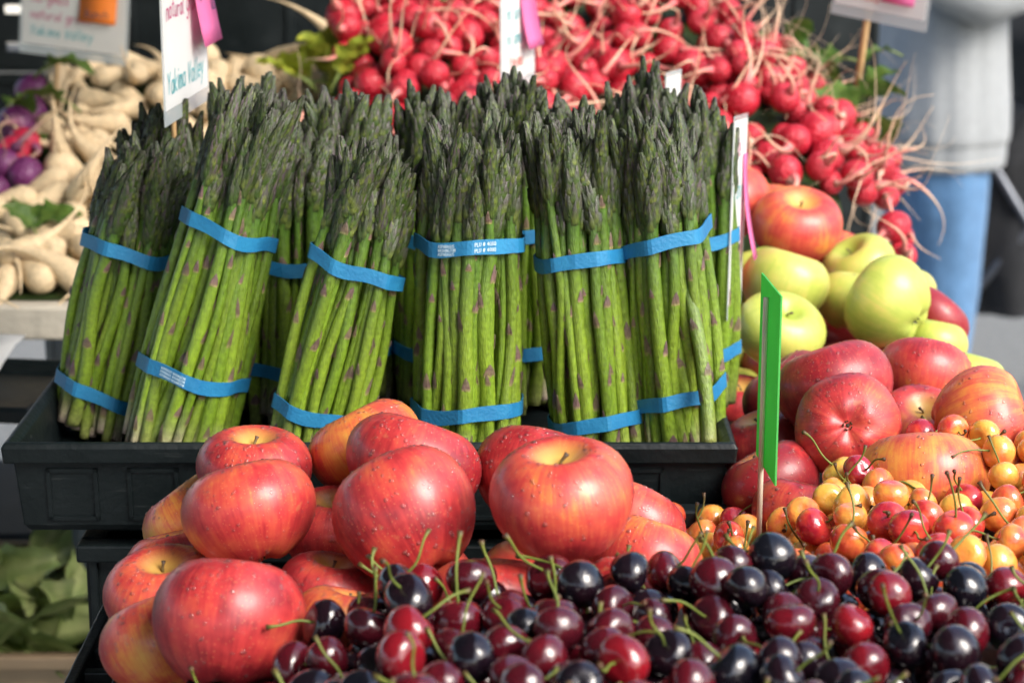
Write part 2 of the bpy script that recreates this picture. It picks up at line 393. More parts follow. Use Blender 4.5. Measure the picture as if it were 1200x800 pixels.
# asparagus tray (thin-walled nursery tray, tapered)
TZ = 1.149; TX0, TX1, TY0, TY1 = -.3746, .1654, 1.522, 1.802
def tray(name, x0, x1, y0, y1, zt, depth, label, taper=.004, floor_up=.0, rot=0.0):
    cx, cy = (x0+x1)/2, (y0+y1)/2; r = empty(name, (cx, cy, zt-depth)); r.rotation_euler.z = rot
    W, D = (x1-x0)/2, (y1-y0)/2; lipw = .007; liph = .015
    def ring(w, d, z): return [(-w,-d,z),(w,-d,z),(w,d,z),(-w,d,z)]
    rings = [ring(W-lipw-taper-.004, D-lipw-taper-.004, 0), ring(W-lipw-taper, D-lipw-taper, .006), ring(W-lipw, D-lipw, depth-liph),
             ring(W-.001, D-.001, depth-liph-.001), ring(W, D, depth-.004), ring(W-.002, D-.002, depth),
             ring(W-lipw+.002, D-lipw+.002, depth), ring(W-lipw-.003, D-lipw-.003, depth-.004),
             ring(W-lipw-taper-.003, D-lipw-taper-.003, .008+floor_up), ]
    k = MB(); vs = [p for q in rings for p in q]; n = len(rings)
    fs = [(i*4+j, i*4+(j+1)%4, (i+1)*4+(j+1)%4, (i+1)*4+j) for i in range(n-1) for j in range(4)] + [(3,2,1,0), tuple((n-1)*4+j for j in range(4))]
    k.add(vs, fs); k.obj('shell', M['black'], r, bevel=.0016)
    # raised ribs round recessed panels on the front and the sides
    a0 = W-lipw-taper; h0, h1 = .010, depth-liph-.006
    def dep(h): return D - lipw - taper*(1-(h-.006)/(depth-liph-.006)) 
    for i in range(8):
        k = MB(); u0 = -a0+.02 + i*(2*a0-.04)/8; u1 = u0 + (2*a0-.04)/8 - .022
        for (a,b,c,d) in ((u0,u1,h0,h0+.003),(u0,u1,h1-.003,h1),(u0,u0+.003,h0,h1),(u1-.003,u1,h0,h1)):
            k.hexa([(a,-dep(c)-.0016,c),(b,-dep(c)-.0016,c),(b,-dep(c)+.001,c),(a,-dep(c)+.001,c)],
                   [(a,-dep(d)-.0016,d),(b,-dep(d)-.0016,d),(b,-dep(d)+.001,d),(a,-dep(d)+.001,d)])
        k.obj('panel_rib', M['black'], r)
    return tag(r, label, 'tray')
tray('nursery_tray', TX0, TX1, TY0, TY1, TZ, .072, 'long black plastic tray in which the asparagus bunches stand', floor_up=.024)
for fx in (-.29, .10):   # blocks between crate and tray
    k = MB(); k.box(fx-.02, fx+.02, 1.57, 1.76, 1.0645, 1.0765); tag(k.obj('spacer_block', M['black'], bevel=.002), 'flat black block between the tray and the crate, ' + ('towards the leafy greens' if fx < 0 else 'towards the mixed apples'), 'block')
# dark tray with a sheet of white paper, behind on the left
t2 = tray('nursery_tray', -.95, -.44, 2.00, 2.18, 1.046, .020, 'black tray with white paper in it beside the asparagus tray', rot=R(-8))
k = MB(); g_ = 12
vs = [(-.20+.36*i/g_, -.07+.13*j/4, .008*math.sin(i*.9+j) + (.016 if i > 8 else .01)*(i/g_)) for j in range(5) for i in range(g_+1)]
k.add(vs, [(j*(g_+1)+i, j*(g_+1)+i+1, (j+1)*(g_+1)+i+1, (j+1)*(g_+1)+i) for j in range(4) for i in range(g_)])
pp = k.obj('paper_sheet', M['card'], smooth=True); pp.location = (-.655, 2.085, 1.050); pp.rotation_euler.z = R(-8); pp.rotation_euler.x = R(6)
sm = pp.modifiers.new('s', 'SOLIDIFY'); sm.thickness = .0006
tag(pp, 'creased white sheet of paper lying on the black tray', 'paper')
k = MB()
k.tube([(-.82,2.11,.0),(-.82,2.11,1.014)], .02, 8); k.box(-.95,-.69,1.98,2.24,0,.02)
k.box(-.90,-.50,2.04,2.15,1.014,1.0255)
tag(k.obj('small_stand', M['steel']), 'steel stand on one post under the black tray with white paper', 'stand')
# grey-blue tote under the plank table
M['tote'] = simple('tote_plastic', (.23,.27,.31), .5, .1, 8)
M['concrete'] = simple('concrete', (.36,.37,.36), .9, .25, 35, .004, 60)
crate('storage_tote', -.52, .25, 2.36, 2.85, .86, 1.03, 'grey-blue plastic tote under the plank table', mat=M['tote'])
k = MB(); k.box(-.515,.23,2.40,2.82,.0,.858); TOTE_BASE = k
M['slate'] = simple('shade_slate', (.022,.032,.042), .7, .3, 9)  # dark blue-grey that stands in for the shade low on the left
k = MB(); k.box(-1.3,-.53,2.60,2.95,.0,.69); tag(TOTE_BASE.obj('shade_base', M['slate'], bevel=.01), 'dark box under the grey-blue tote, coloured to stand for shade', 'box')  # tote support, widened and darkened in place of the shade there
tag(k.obj('shade_block', M['slate'], bevel=.02), 'dark box added for the shade behind the crate of leafy greens', 'shade block')  # added block, only shaded ground lies here

# stack of slotted black crates behind (empty, see-through towards the bright yard)
ci = 0
for row in range(3):
    for j in range(4):
        x0 = -.905 + j*.362; z0 = .967 + row*.245
        lab = ['lowest', 'middle', 'topmost'][row]
        colm = ['far behind the purple radishes', 'behind the white turnips', 'behind the asparagus and radish leaves', 'behind the radish heap next to the person'][j]
        see = (j == 0)
        crate('slotted_crate', x0, x0+.340, 3.12, 3.42, z0, z0+.243, f'{lab} slotted black crate in the stack {colm}', slots=see, group='slotted black crates stacked behind the stall', slot_walls=('front',), open_back=see)
table(-1.0, .50, 3.08, 3.46, .965, 'crate_table', 'narrow table carrying the stack of slotted black crates', M['tabletop'])

# ------------------------------------------------------------------ asparagus
def spear_mesh(i):
    rs = random.Random(100+i); L = 1.0; k = MB()      # unit length, radius relative (spear length about .255 m)
    Ls = .255; r0 = rs.choice([rs.uniform(.0028,.0038), rs.uniform(.0036,.0047), rs.uniform(.0042,.0055)])/Ls; bend = rs.uniform(-.006,.017)/Ls; curl = rs.uniform(-.008,.016)/Ls; curl2 = rs.uniform(-.012,.012)/Ls
    tb = rs.uniform(.72,.80); pale = rs.random() < .45; tint = rs.uniform(-.15,.2); purp = rs.random()
    kink = rs.uniform(.2,.6); kx = rs.uniform(-.0035,.0035)/Ls
    def ctr(t):
        c = max(0, (t-.72))/.28
        return Vector((bend*4*t*(1-t)*.6 + curl*c*c, kx*math.sin(t*9+i) + curl2*c*c, t))
    def rad(t):
        base = r0*(1.10-.17*t)
        if t < tb: return base*(1+.03*math.sin(t*40+i))
        s = (t-tb)/(1-tb); return base*(1+(.06+.0010/Ls/r0)*math.sin(math.pi*min(s/.9,1))**.8)*max(.02,(1-s**3.6))**.8
    gmid = lerp((.105,.200,.008),(.185,.265,.020),.5+tint*1.8); gup = (.050,.115,.010)
    def col(t, a):
        if t < tb:
            c = lerp(gmid, gup, max(0,(t-.35)/(tb-.35))**1.3)
            if t < .13: c = lerp((.46,.36,.30) if pale else (.27,.30,.09), c, min(1,t/.13)**.8)
        else: c = lerp(gup, (.03,.05,.016), min(1,3*(t-tb)/(1-tb)))
        return c
    n = 10; ts = [0,.02] + [tb*j/15 for j in range(1,16)] + [tb+(1-tb)*j/10 for j in range(1,11)]
    vs=[]; cc=[]
    for t in ts:
        c = ctr(t)
        for j in range(n):
            a = 2*math.pi*j/n; vs.append(c + rad(t)*Vector((math.cos(a), math.sin(a), 0))); cc.append(col(t,a))
    fs = [(q*n+j, q*n+(j+1)%n, (q+1)*n+(j+1)%n, (q+1)*n+j) for q in range(len(ts)-1) for j in range(n)] + [tuple(range(n))[::-1]]
    k.add(vs, fs, cc)
    def flap(t0, ang, h, wd, off, cb, cm, ct, side=.35):
        vs=[]; cc=[]
        for v, wf, of, c in ((0,1,.25,cb),(.22,1.0,.8,cm),(.62,.62,1.0,ct),(1,.05,.85,ct)):
            t = min(1.0, t0+v*h); cen = ctr(t); rr = rad(t)
            for j in (-1,0,1):
                a = ang + j*wd*wf; o = off*of*(1 if j == 0 else side)
                vs.append(cen + (rr+o)*Vector((math.cos(a), math.sin(a), 0))); cc.append(c)
        k.add(vs, [(r_*3+j, r_*3+j+1, (r_+1)*3+j+1, (r_+1)*3+j) for r_ in range(3) for j in range(2)], cc)
    ang = rs.uniform(0,6.28); t = rs.uniform(.04,.1)
    while t < tb-.01:
        s = rs.uniform(.55,1.30); hh = rs.uniform(.034,.058)*s
        flap(t, ang, hh, .70*s, .0011/Ls, (.27,.27,.09), lerp((.15,.12,.06),(.15,.085,.085),rs.random()), lerp((.13,.10,.055),(.10,.055,.065),rs.random()))
        ang += 2.4 + rs.uniform(-.4,.4); t += rs.uniform(.075,.135)*(1-.35*t/tb)
    N_ = 62
    for q in range(N_):
        s = (q+.5)/N_; t = tb - .015 + (1-tb)*(s**.92)*.97
        hgt = .070*(1-.50*s)*rs.uniform(.8,1.2); u = rs.random()
        cg = lerp((.034,.070,.009),(.125,.160,.030),u*u); cp = lerp((.028,.046,.012),(.075,.045,.062),rs.random()*(.35+.65*purp))
        flap(t, ang, hgt, .58*(1-.10*s), rs.uniform(.0014,.0032)/Ls*(1-.35*s), (.028,.050,.010), cg, cp, .12)
        ang += 2.4 + rs.uniform(-.2,.2)
    return k.mesh('spear', M['spear'], True, True), r0*Ls, bend*Ls
SPEARS = [spear_mesh(i) for i in range(30)]

def text_ribbon(k, strokes, place, width):
    for st in strokes:
        pts = [Vector((x, y)) for x, y in st]
        for a, b in zip(pts[:-1], pts[1:]):
            d = (b - a)
            if d.length < 1e-6: continue
            d.normalize(); nrm = Vector((-d.y, d.x))*width/2; a2 = a - d*width*.3; b2 = b + d*width*.3
            k.add([place(*(a2-nrm)), place(*(b2-nrm)), place(*(b2+nrm)), place(*(a2+nrm))], [(0,1,2,3)])
def arc(cx, cy, rx, ry, a0, a1, n=8): return [(cx+rx*math.cos(R(a0+(a1-a0)*i/n)), cy+ry*math.sin(R(a0+(a1-a0)*i/n))) for i in range(n+1)]
O_ = arc(.25,.3,.22,.3,0,360,12)
FONT = {
 'o':[O_],'a':[O_,[(.47,.6),(.47,0)]],'c':[arc(.27,.3,.24,.3,45,315)],'e':[[(.04,.3),(.47,.3)]+arc(.25,.3,.22,.3,0,315)],
 's':[[(.42,.52)]+arc(.25,.45,.17,.15,40,250,6)+arc(.25,.15,.19,.15,80,-150,6)],'t':[[(.22,.95),(.22,.05),(.38,.0)],[(.05,.62),(.42,.62)]],
 'i':[[(.15,.6),(.15,0)],[(.15,.8),(.16,.86)]],'d':[O_,[(.47,1),(.47,0)]],'g':[O_,[(.47,.6),(.47,-.2)]+arc(.25,-.2,.22,.2,0,-150,6)],
 'm':[[(.05,.6),(.05,0)],[(.05,.45)]+arc(.17,.42,.12,.17,180,0,5)+[(.29,0)],[(.29,.45)]+arc(.41,.42,.12,.17,180,0,5)+[(.53,0)]],
 'n':[[(.05,.6),(.05,0)],[(.05,.42)]+arc(.25,.38,.2,.22,180,0,6)+[(.45,0)]],'u':[[(.05,.6),(.05,.22)]+arc(.25,.22,.2,.22,180,360,6)+[(.45,.6),(.45,0)]],
 'r':[[(.08,.6),(.08,0)],[(.08,.35)]+arc(.28,.36,.2,.22,180,50,5)],'l':[[(.12,1),(.12,.06),(.22,0)]],'w':[[(.0,.6),(.14,0),(.27,.45),(.4,0),(.54,.6)]],
 'p':[[(.05,.6),(.05,-.4)],arc(.26,.3,.21,.3,180,-180,12)],'k':[[(.05,1),(.05,0)],[(.42,.6),(.07,.25),(.45,0)]],'y':[[(.03,.6),(.25,.05)],[(.47,.6),(.12,-.4)]],
 'v':[[(.02,.6),(.24,0),(.46,.6)]],'h':[[(.05,1),(.05,0)],[(.05,.42)]+arc(.25,.38,.2,.22,180,0,6)+[(.45,0)]],'b':[[(.05,1),(.05,0)],O_],
 'N':[[(.05,0),(.05,1),(.5,0),(.5,1)]],'Y':[[(0,1),(.25,.5),(.5,1)],[(.25,.5),(.25,0)]],'V':[[(0,1),(.25,0),(.5,1)]],'R':[[(.05,0),(.05,1),(.35,1),(.48,.85),(.48,.65),(.35,.5),(.05,.5)],[(.2,.5),(.5,0)]],
 '$':[[(.48,.85)]+arc(.25,.75,.2,.22,40,260,6)+arc(.25,.25,.22,.24,85,-150,6),[(.25,1.12),(.25,-.1)]],'1':[[(.1,.75),(.3,1),(.3,0)]],
 '9':[arc(.25,.68,.2,.28,0,360,10),[(.45,.68),(.38,0)]],'2':[arc(.25,.72,.22,.26,160,-40,7)+[(.05,0),(.5,0)]],'3':[arc(.22,.75,.22,.24,140,-80,6)+arc(.22,.25,.25,.26,85,-140,7)],
 '.':[[(.1,0),(.14,.03)]],'/':[[(0,-.1),(.4,1.05)]],'#':[[(.1,0),(.2,1)],[(.35,0),(.45,1)],[(0,.35),(.5,.35)],[(.05,.68),(.55,.68)]],' ':[],
 'A':[[(0,0),(.25,1),(.5,0)],[(.1,.38),(.4,.38)]],'S':[[(.48,.85)]+arc(.25,.75,.2,.22,40,260,6)+arc(.25,.25,.22,.24,85,-150,6)],'P':[[(.05,0),(.05,1),(.38,1),(.48,.85),(.48,.65),(.38,.5),(.05,.5)]],
 'G':[arc(.28,.5,.25,.5,50,340,9)+[(.52,.42),(.32,.42)]],'U':[[(.03,1),(.03,.25)]+arc(.25,.25,.22,.25,180,360,6)+[(.47,1)]],'L':[[(.05,1),(.05,0),(.45,0)]],
 'W':[[(0,1),(.14,0),(.28,.7),(.42,0),(.56,1)]],'H':[[(.03,1),(.03,0)],[(.47,1),(.47,0)],[(.03,.5),(.47,.5)]],'I':[[(.15,1),(.15,0)]],'T':[[(0,1),(.5,1)],[(.25,1),(.25,0)]],
 'O':[arc(.26,.5,.24,.5,0,360,12)],'4':[[(.35,0),(.35,1),(0,.3),(.5,.3)]],'0':[arc(.25,.5,.22,.5,0,360,12)],'8':[arc(.25,.75,.19,.24,0,360,10),arc(.25,.25,.23,.25,0,360,10)],
}
def write(txt, x, y, h, slant=.1, jit=.0, rs=None):
    out = []; rs = rs or random.Random(5); cx = x
    for ch in txt:
        dy = rs.uniform(-jit,jit)*h; sc = 1 + rs.uniform(-jit,jit)
        for st in FONT.get(ch, []): out.append([(cx + (px + slant*py)*h*sc, y + dy + py*h*sc) for px, py in st])
        wd = max([p[0] for st in FONT.get(ch, []) for p in st], default=.3)
        cx += (wd + .16)*h
    return out

def hull(pts):
    pts = sorted(set(pts)); 
    def half(ps):
        o = []
        for p in ps:
            while len(o) > 1 and (o[-1][0]-o[-2][0])*(p[1]-o[-2][1])-(o[-1][1]-o[-2][1])*(p[0]-o[-2][0]) <= 0: o.pop()
            o.append(p)
        return o
    a = half(pts); b = half(pts[::-1]); return a[:-1] + b[:-1]

def bunch(base_px, top_px, lean, label, Rb=.040, n=68, up=.60, lo=.20, seed=0, tilt_u=0., tilt_l=0., floor=1.1105, Ls=None, printed=False, pinch=.86, band_w=.0108):
    rs = random.Random(seed); b = PZ(*base_px, floor)
    k = FWD + (top_px[0]-600)/FPX*RGT + (400-top_px[1])/FPX*UPV; tp = CAM + k*((b.y+lean)/k.y)
    ax = tp - b; Lb = Ls or ax.length; ax.normalize()
    q = aim(ax); xr = q @ Vector((1,0,0))
    root = empty('asparagus_bunch', b, q)
    items = []
    for i in range(n):
        rr = Rb*.86*math.sqrt((i+.5)/n); th = i*2.39996 + rs.uniform(-.12,.12)
        me, r0, bend = SPEARS[rs.randrange(len(SPEARS))]
        pb = Vector((rr*math.cos(th), rr*math.sin(th), rs.uniform(0,.012)))
        th2 = th + rs.uniform(-.10,.10) + .12; r2 = rr*pinch + rs.uniform(-.001,.001)
        pu = Vector((r2*math.cos(th2), r2*math.sin(th2), Lb*up)); d = (pu-pb).normalized()
        d = (d + Vector((rs.uniform(-.02,.02), rs.uniform(-.02,.02), 0))).normalized()
        L = Lb*rs.uniform(.90,1.035)*(1.02 - .07*(rr/Rb)**2); s = L
        o = link('spear', me, root); o.rotation_mode = 'QUATERNION'
        q0 = aim(d); spin = math.atan2(pb.y, pb.x) + rs.uniform(-.5,.5)
        o.location = pb; o.rotation_quaternion = q0 @ Quaternion((0,0,1), spin); sx = (.255/L)*rs.uniform(.92,1.12)*L
        o.scale = (sx, sx, L)
        items.append((pb, d, L, r0*sx/.255, spin, bend*sx/.255))
    def at(h):
        out = []
        for pb, d, L, r0, spin, bend in items:
            t = (h - pb.z)/d.z; c = pb + d*t; u = min(1,t/L); bb = bend*4*u*(1-u)*.6
            c = c + (aim(d) @ Vector((math.cos(spin), math.sin(spin), 0)))*bb
            out.append((c.x, c.y, r0*(1.06-.15*u) + (0 if u < .66 else min(.0026,(u-.66)*.06))))
        return out
    def band(h, tilt, txt):
        pts = []
        for (x, y, r) in at(h): pts += [(x+(r+.0008)*math.cos(a), y+(r+.0008)*math.sin(a)) for a in np.linspace(0,2*math.pi,12,endpoint=False)]
        hp = [Vector(p) for p in hull(pts)]
        # resample
        per = [(hp[i], hp[(i+1)%len(hp)]) for i in range(len(hp))]; tot = sum((b_-a_).length for a_,b_ in per); N = 72; res = []
        acc = 0; idx = 0; step = tot/N
        for i in range(N):
            s = i*step
            while acc + (per[idx][1]-per[idx][0]).length < s: acc += (per[idx][1]-per[idx][0]).length; idx += 1
            a_, b_ = per[idx]; res.append(a_ + (b_-a_)*((s-acc)/max(1e-9,(b_-a_).length)))
        cen = sum(res, Vector((0,0)))/N
        kx = xr.x   # tilt along the screen-right direction (local x is close to it)
        zz = lambda p: h + tilt*(p.x-cen.x) + .0016*math.sin(3*math.atan2(p.y-cen.y,p.x-cen.x)+seed)
        mb = MB(); vs=[]
        for p in res:
            o_ = (p-cen).normalized()*.0009; wv = .0007*math.sin(5*math.atan2(p.y-cen.y,p.x-cen.x)+seed*2)
            vs += [(p.x,p.y,zz(p)-band_w/2+wv),(p.x+o_.x,p.y+o_.y,zz(p)-band_w/2+wv),(p.x+o_.x,p.y+o_.y,zz(p)+band_w/2+wv*.5),(p.x,p.y,zz(p)+band_w/2+wv*.5)]
        fs = [(i*4+j, ((i+1)%N)*4+j, ((i+1)%N)*4+(j+1)%4, i*4+(j+1)%4) for i in range(N) for j in range(4)]
        mb.add(vs, fs); bo = mb.obj('rubber_band', M['band'], root, False)
        if txt:
            # print lies on the outside of the band, on the side turned to the buyers
            i0 = min(range(N), key=lambda i: res[i].y); L0 = i0*step
            def place(u, v):
                s = (L0 + u) % tot; i = int(s/step) % N; f = s/step - int(s/step); p = res[i].lerp(res[(i+1)%N], f); o_ = (p-cen).normalized()*.0013
                return (p.x+o_.x, p.y+o_.y, zz(p)+v)
            mp = MB()
            for line, u, v, hh in txt: text_ribbon(mp, [[(x,y) for x,y in st] for st in write(line, u, v, hh, 0)], place, hh*.16)
            mp.obj('print', M['print'], bo)
    T1 = [('ASPARAGUS',-.026,.0016,.0022),('WASHINGTON',-.026,-.0013,.0022),('ASPARAGUS',-.026,-.0042,.0022),('PLU # 4080',.002,.0008,.0026),('PLU # 4080',.002,-.0036,.0026)] if printed else None
    T2 = [] if printed == 'upper' else [('ASPARAGUS WASHINGTON',-.022,v,.0018) for v in (.0016,-.0010,-.0036)] if printed else None
    if printed == 'lower': T1 = None
    band(Lb*up, tilt_u, T1); band(Lb*lo, tilt_l, T2)
    return tag(root, label, 'asparagus', 'bunches of green asparagus standing in the tray')
bunch((112,505),(172,185),.015,'short dark asparagus bunch at the tray end nearest the leafy greens',seed=1,up=.675,lo=.16,Rb=.039,n=66,pinch=.80,tilt_u=-.06,tilt_l=-.15)
bunch((203,536),(302,128),.03,'tall asparagus bunch leaning hard over, blue bands slanting',seed=2,up=.66,lo=.25,Rb=.047,n=96,pinch=.70,printed='lower',tilt_u=-.12,tilt_l=-.02)
bunch((345,492),(345,165),.02,'shaded asparagus bunch wedged between two leaning bunches',seed=3,up=.57,lo=.2,Rb=.041)
bunch((362,552),(447,185),.02,'leaning asparagus bunch with its foot behind the apples, steep upper band',seed=4,up=.66,lo=.20,Rb=.040,n=70,pinch=.74,tilt_u=-.12)
bunch((548,552),(552,160),.02,'upright asparagus bunch with printed band directly behind the highest apples',seed=5,up=.69,lo=.20,Rb=.043,n=74,printed='upper',tilt_u=.02,tilt_l=.06)
bunch((703,548),(668,150),.02,'asparagus bunch with level upper band, between two upright bunches',seed=6,up=.63,lo=.155,Rb=.039,n=64,tilt_u=.03,tilt_l=.06)
bunch((795,546),(762,150),.02,'asparagus bunch at the tray end beside the green apples, one spear slipped out',seed=7,up=.68,lo=.22,Rb=.036,n=56,tilt_u=.18,tilt_l=.12)
back = [(198,478,192,128,'asparagus bunch standing behind the stick of the tall price card'),(292,474,292,98,'back row asparagus bunch behind the tall leaning bunch'),
        (405,474,408,108,'back row asparagus bunch in front of the yellowing leaves'),(512,474,515,112,'back row asparagus bunch in front of the first radishes'),
        (600,478,596,100,'back row asparagus bunch directly below the radish price card'),(680,472,672,128,'back row asparagus bunch behind the level-banded bunch'),
        (752,472,752,92,'tallest back row asparagus bunch against the radishes'),(812,476,806,112,'back row asparagus bunch at the corner beside the yellow-red apples')]
for i, (a, b_, c, d_, lab) in enumerate(back):
    bunch((a,b_),(c,d_+10),.01,lab,seed=20+i,Rb=.039,n=58,up=.57,lo=.2)
# the spear that slipped out of its band
so_ = link('asparagus_spear', SPEARS[3][0]); A_ = P(832,520,1.60); B_ = P(776,240,1.63)
so_.rotation_mode='QUATERNION'; so_.rotation_quaternion = aim(B_-A_); Lx=(B_-A_).length; so_.location=A_; so_.scale=(.24,.24,Lx)
tag(so_, 'single loose asparagus spear leaning across the banded bunch at the tray corner', 'asparagus')

# ------------------------------------------------------------------ apples
def apple_mesh(i, mat, tall=1.0):
    rs = random.Random(40+i); k = MB(); nu, nv = 40, 26; vs=[]
    ph = rs.uniform(0,6.28); lob = rs.uniform(.012,.035); asym = rs.uniform(-.05,.05); pz = rs.uniform(.78,.90)*tall
    for j in range(nv+1):
        f = math.pi*j/nv
        for q in range(nu):
            th = 2*math.pi*q/nu
            s, c = max(0.0, math.sin(f)), math.cos(f)
            r = s**.92*(1+.10*c)                      # wider shoulders
            z = c*pz
            dt = math.exp(-(s/.30)**2)
            if c > 0: z -= .34*dt
            else: z += .20*math.exp(-(s/.26)**2) + .035*math.cos(5*th+ph)*math.exp(-((s-.42)/.22)**2)
            r *= 1 + lob*math.cos(5*th+ph)*(.5-.5*c) + .02*math.cos(2*th+ph*2)
            z += asym*s*math.cos(th)*.6
            vs.append((r*math.cos(th), r*math.sin(th), z))
    fs = [(j*nu+q, (j+1)*nu+q, (j+1)*nu+(q+1)%nu, j*nu+(q+1)%nu) for j in range(nv) for q in range(nu)]
    k.add(vs, fs); me = k.mesh('apple', mat)
    return me, pz
APPLES = [apple_mesh(i, M['apple'], [1,1.05,.95,1.0,1.08][i]) for i in range(5)]
GREENS = [apple_mesh(i+9, M['green_apple'], [1,1.06,.96][i]) for i in range(3)]
def astem(i):
    rs = random.Random(i); k = MB(); b = rs.uniform(-.06,.06)
    k.tube([(0,0,0),(b*.3,0,.10),(b,.01,.16),(b*1.5,.02,.21)], [.030,.024,.026,.040], 6, [(.20,.17,.05),(.16,.12,.05),(.11,.07,.04),(.07,.045,.03)])
    return k.mesh('stem', M['stem'], True, True)
ASTEM = [astem(i) for i in range(3)]
def acalyx():
    k = MB(); rs = random.Random(3)
    for j in range(5):
        a = j*1.2566; c, s = math.cos(a), math.sin(a); n = Vector((-s,c,0))
        p0 = Vector((c*.03,s*.03,0)); p1 = Vector((c*.09,s*.09,-.05)); p2 = Vector((c*.07,s*.07,-.13))
        k.add([p0+n*.03,p0-n*.03,p1-n*.035,p1+n*.035,p2], [(0,1,2,3),(3,2,4)], (.055,.05,.022))
    k.tube([(0,0,.02),(0,0,-.04)], [.07,.03], 6, [(.04,.03,.015)]*2)
    return k.mesh('calyx', M['stem'], True, True)
CALYX = acalyx()
SPH = []   # (pos, radius) of placed apples
def relax(items, iters=150, keep=.90):
    """items: dicts with p (Vector) and r. Nudges overlapping fruit apart along their own lines of sight."""
    for _ in range(iters):
        for i in range(len(items)):
            for j in range(i+1, len(items)):
                a, b = items[i], items[j]; dv = b['p']-a['p']; dist = dv.length; need = (a['r']+b['r'])*keep
                if dist < need:
                    push = (need-dist)*.25
                    ra = (a['p']-CAM).normalized(); rb = (b['p']-CAM).normalized()
                    sgn = 1 if dv.dot(ra) > 0 else -1
                    u = dv.normalized()
                    a['p'] -= (ra*sgn*.75 + u*.25)*push; b['p'] += (rb*sgn*.75 + u*.25)*push
        for it in items:
            if 'ymax' in it and it['p'].y > it['ymax']:
                s = (it['ymax']-CAM.y)/(it['p'].y-CAM.y); it['p'] = CAM + (it['p']-CAM)*s
def put_apples(rows, grp, kind='apple', ymax=None):
    items = []
    for (px, py, wpx, d, axis, blush, lab) in rows:
        it = dict(p=P(px,py,d), r=wpx*d/FPX/2, axis=axis, blush=blush, lab=lab, kind=kind if blush is not None else 'green', w=wpx)
        if ymax: it['ymax'] = ymax - it['r']*.92
        items.append(it)
    return items
def realise(items, grp):
    for n, it in enumerate(items):
        rs = random.Random(n*13+len(items)); green = it['blush'] is None
        me, pz = (GREENS if green else APPLES)[rs.randrange(3 if green else 5)]
        o = link('apple', me); s = (it['p']-CAM).dot(FWD)*it['w']/FPX/2/1.04
        o.location = it['p']; o.scale = (s, s, s*(.84 if 'golden below' in it['lab'] else rs.uniform(.92,1.04))); o.rotation_mode = 'QUATERNION'; o.rotation_quaternion = aim(camdir(*it['axis']), rs.uniform(0,6.28))
        o['blush'] = float(it['blush'] if not green else rs.uniform(.25,.55))
        tag(o, it['lab'], 'apple', grp)
        st = link('stem', ASTEM[rs.randrange(3)], o); st.location = (0,0,pz-.36); st.rotation_euler = (rs.uniform(-.2,.2), rs.uniform(-.2,.2), rs.uniform(0,6))
        ca = link('calyx', CALYX, o); ca.location = (0,0,-pz+.21)
        if not green and it['p'].y < 1.75: water_drops(o, me, 420 if it['p'].x < .12 else 260, n)
        SPH.append((it['p'], it['r']))
def water_mat():
    m = bpy.data.materials.new('water'); m.use_nodes = True; nt = m.node_tree; nt.nodes.remove(nt.nodes['Principled BSDF']); g = G(nt)
    t = g.n('BsdfTransparent', {0: (.97,.95,.95,1)}); gl = g.n('BsdfGlossy', {'Color': (1,1,1,1), 'Roughness': .03}); fr = g.n('Fresnel', {0: 1.36}).outputs[0]
    mx0 = g.n('MixShader', {0: .05, 1: t.outputs[0], 2: g.n('BsdfDiffuse', {0: (.9,.75,.7,1)}).outputs[0]}); mx = g.n('MixShader', {0: fr, 1: mx0.outputs[0], 2: gl.outputs[0]}); nt.links.new(mx.outputs[0], nt.nodes['Material Output'].inputs[0]); return m  # faint pale diffuse paints in the brightening of light refracted by the drops
M['water'] = water_mat()
def water_drops(o, me, n, seed):
    rs = random.Random(seed); k = MB(); sc = o.scale[0]; q = o.rotation_quaternion; vsz = me.vertices
    up = q.inverted() @ Vector((.15,-.25,1)).normalized(); polys = me.polygons; made = 0; tries = 0
    while made < n and tries < n*8:
        tries += 1; p = polys[rs.randrange(len(polys))]; a = [vsz[i] for i in p.vertices]
        u, v_ = rs.random(), rs.random()
        c = (a[0].co*(1-u)+a[3].co*u)*(1-v_) + (a[1].co*(1-u)+a[2].co*u)*v_; nn_ = p.normal
        if c.x*c.x+c.y*c.y < .12: continue
        wgt = nn_.dot(up)
        if rs.random() > max(.04, min(1, .30+.8*wgt)): continue
        r = (.00045 + .0012*rs.random()**3.5)/sc; t = nn_.orthogonal().normalized(); b_ = nn_.cross(t); ec = rs.uniform(.8,1.3); vs=[]; m_ = 8
        for (rf, hf) in ((1,-.06),(.80,.22),(.42,.36)):
            for j in range(m_):
                an = 6.2832*j/m_; vs.append(c + nn_*r*hf + (t*math.cos(an)*ec + b_*math.sin(an)/ec)*r*rf)
        vs.append(c + nn_*r*.40)
        k.add(vs, [(i*m_+j, i*m_+(j+1)%m_, (i+1)*m_+(j+1)%m_, (i+1)*m_+j) for i in range(2) for j in range(m_)] + [(2*m_+j, 2*m_+(j+1)%m_, 3*m_) for j in range(m_)]); made += 1
    d = k.obj('water_drops', M['water'], o, True); d['kind'] = 'stuff'
UP=(0,1,.25)
